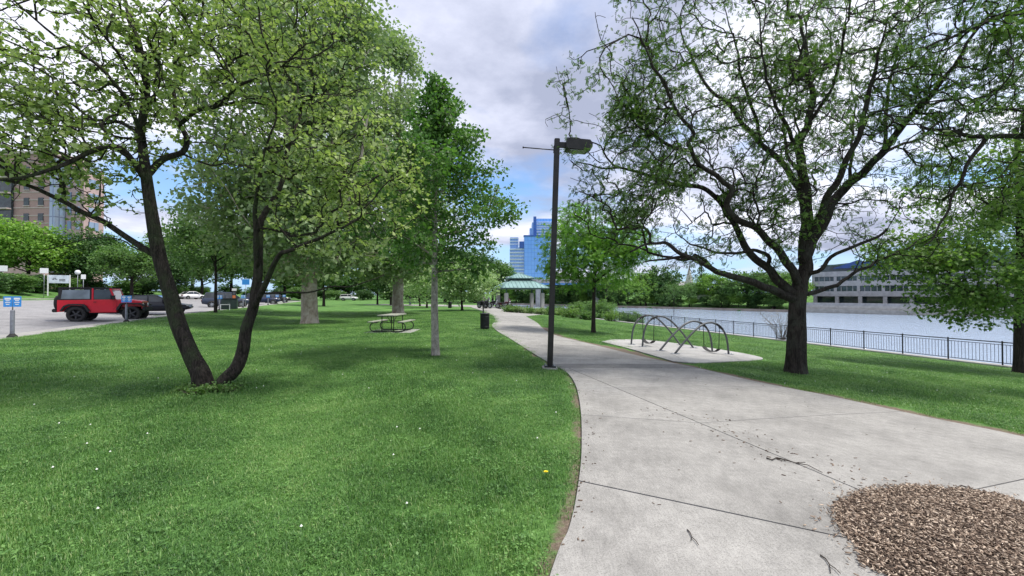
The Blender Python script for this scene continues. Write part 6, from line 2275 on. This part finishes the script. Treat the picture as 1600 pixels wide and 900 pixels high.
# bare river-bank shrub behind the big locust
w_ = P(1222, 532)
bs_ = thing('bare_shrub', 'leafless grey shrub of bare twigs behind the big dark trunk', 'shrub', w_)
tw = MB()
qq = np.random.default_rng(300)
for i in range(26):
    a = qq.uniform(0, 6.28); l = qq.uniform(1.6, 3.0)
    d1 = Vector((math.cos(a) * .5, math.sin(a) * .4, 1)).normalized()
    p0 = Vector((qq.normal(0, .15), qq.normal(0, .15), -.05)); p1 = p0 + d1 * l * .5; p2 = p1 + (d1 + Vector((math.cos(a) * .5, math.sin(a) * .4, .0))).normalized() * l * .5
    tw.tube([p0, p1, p2], .015, 4, rs=[.022, .014, .005])
    for k_ in range(4):
        s_ = p1.lerp(p2, qq.uniform(0, .8)); e_ = s_ + Vector(tuple(qq.normal(0, .3, 3))) + Vector((0, 0, .3))
        tw.tube([s_, e_], .006, 3, rs=[.008, .004])
tw.build('stems', mat('grey_twig', (.20, .17, .15), .9, .2, 10), bs_)
# weedy shoots round the foot of the forked tree
for i, (dx_, dy_, rr_, hh_) in enumerate(((.05, -.25, .34, .10), (.35, -.18, .30, .12), (-.3, -.12, .25, .08))):
    shrub('weed_patch', 'low leafy weeds round the foot of the V-shaped tree', b0.x + dx_, b0.y + dy_, rr_, hh_, 40, LF['mid'], .05, 'wide', 240 + i, 'weeds at the foot of the V-shaped tree')
# dandelions and clover heads
M['petal'] = mat('yellow_petal', (.85, .72, .02), .6, .1, 30)
M['clover'] = mat('white_clover', (.72, .74, .68), .7, .1, 30)
def flower(label, u, v, m, r_, h):
    w = P(u, v)
    f = thing('flower', label, 'flower', w)
    MB().tube([(0, 0, 0), (.004, 0, h * .6), (0, 0, h)], .0022, 5).build('stalk', M['blade'], f)
    hd_ = MB()
    for ring, (rr, z) in enumerate(((r_, 0), (r_ * .72, .006), (r_ * .4, .011))):
        for i in range(14 - ring * 3):
            a = 2 * math.pi * i / (14 - ring * 3) + ring * .2
            d_ = Vector((math.cos(a), math.sin(a), .35)); s_ = Vector((-math.sin(a), math.cos(a), 0)) * rr * .22
            c_ = Vector((0, 0, h + z))
            hd_.add([c_, c_ + d_ * rr * .6 + s_, c_ + d_ * rr, c_ + d_ * rr * .6 - s_], [(0, 1, 2, 3)])
    hd_.build('head', m, f)


flower('single yellow dandelion flower in the grass near the path edge', 853, 748, M['petal'], .024, .06)
nf = 170
fx = rng.uniform(-9, 14, nf); fy = rng.uniform(3, 22, nf)
okf = ~in_poly(fx, fy, path_poly) & ~in_poly(fx, fy, pad_poly) & (fx + .29 * fy < 27) & (-(fx + .42 * fy) < 9.5) & (np.abs(fx) < fy * 1.25)
cv = MB()
for x_, y_ in zip(fx[okf], fy[okf]):
    z_ = float(G(x_, y_)) + .045
    for k_ in range(6):
        a = k_ * 1.05
        cv.add([(x_, y_, z_ + .014), (x_ + .011 * math.cos(a), y_ + .011 * math.sin(a), z_), (x_ + .011 * math.cos(a + 1.05), y_ + .011 * math.sin(a + 1.05), z_)], [(0, 1, 2)])
    cv.add([(x_ - .001, y_, z_ - .045), (x_ + .001, y_, z_ - .045), (x_, y_, z_)], [(0, 1, 2)])
tag(cv.build('clover_heads', M['clover']), 'scattered small white clover heads in the lawns', 'clover', kind='stuff')
for o in list(bpy.data.objects):
    if 'unused' in o:
        for ch in list(o.children): bpy.data.objects.remove(ch)
        bpy.data.objects.remove(o)
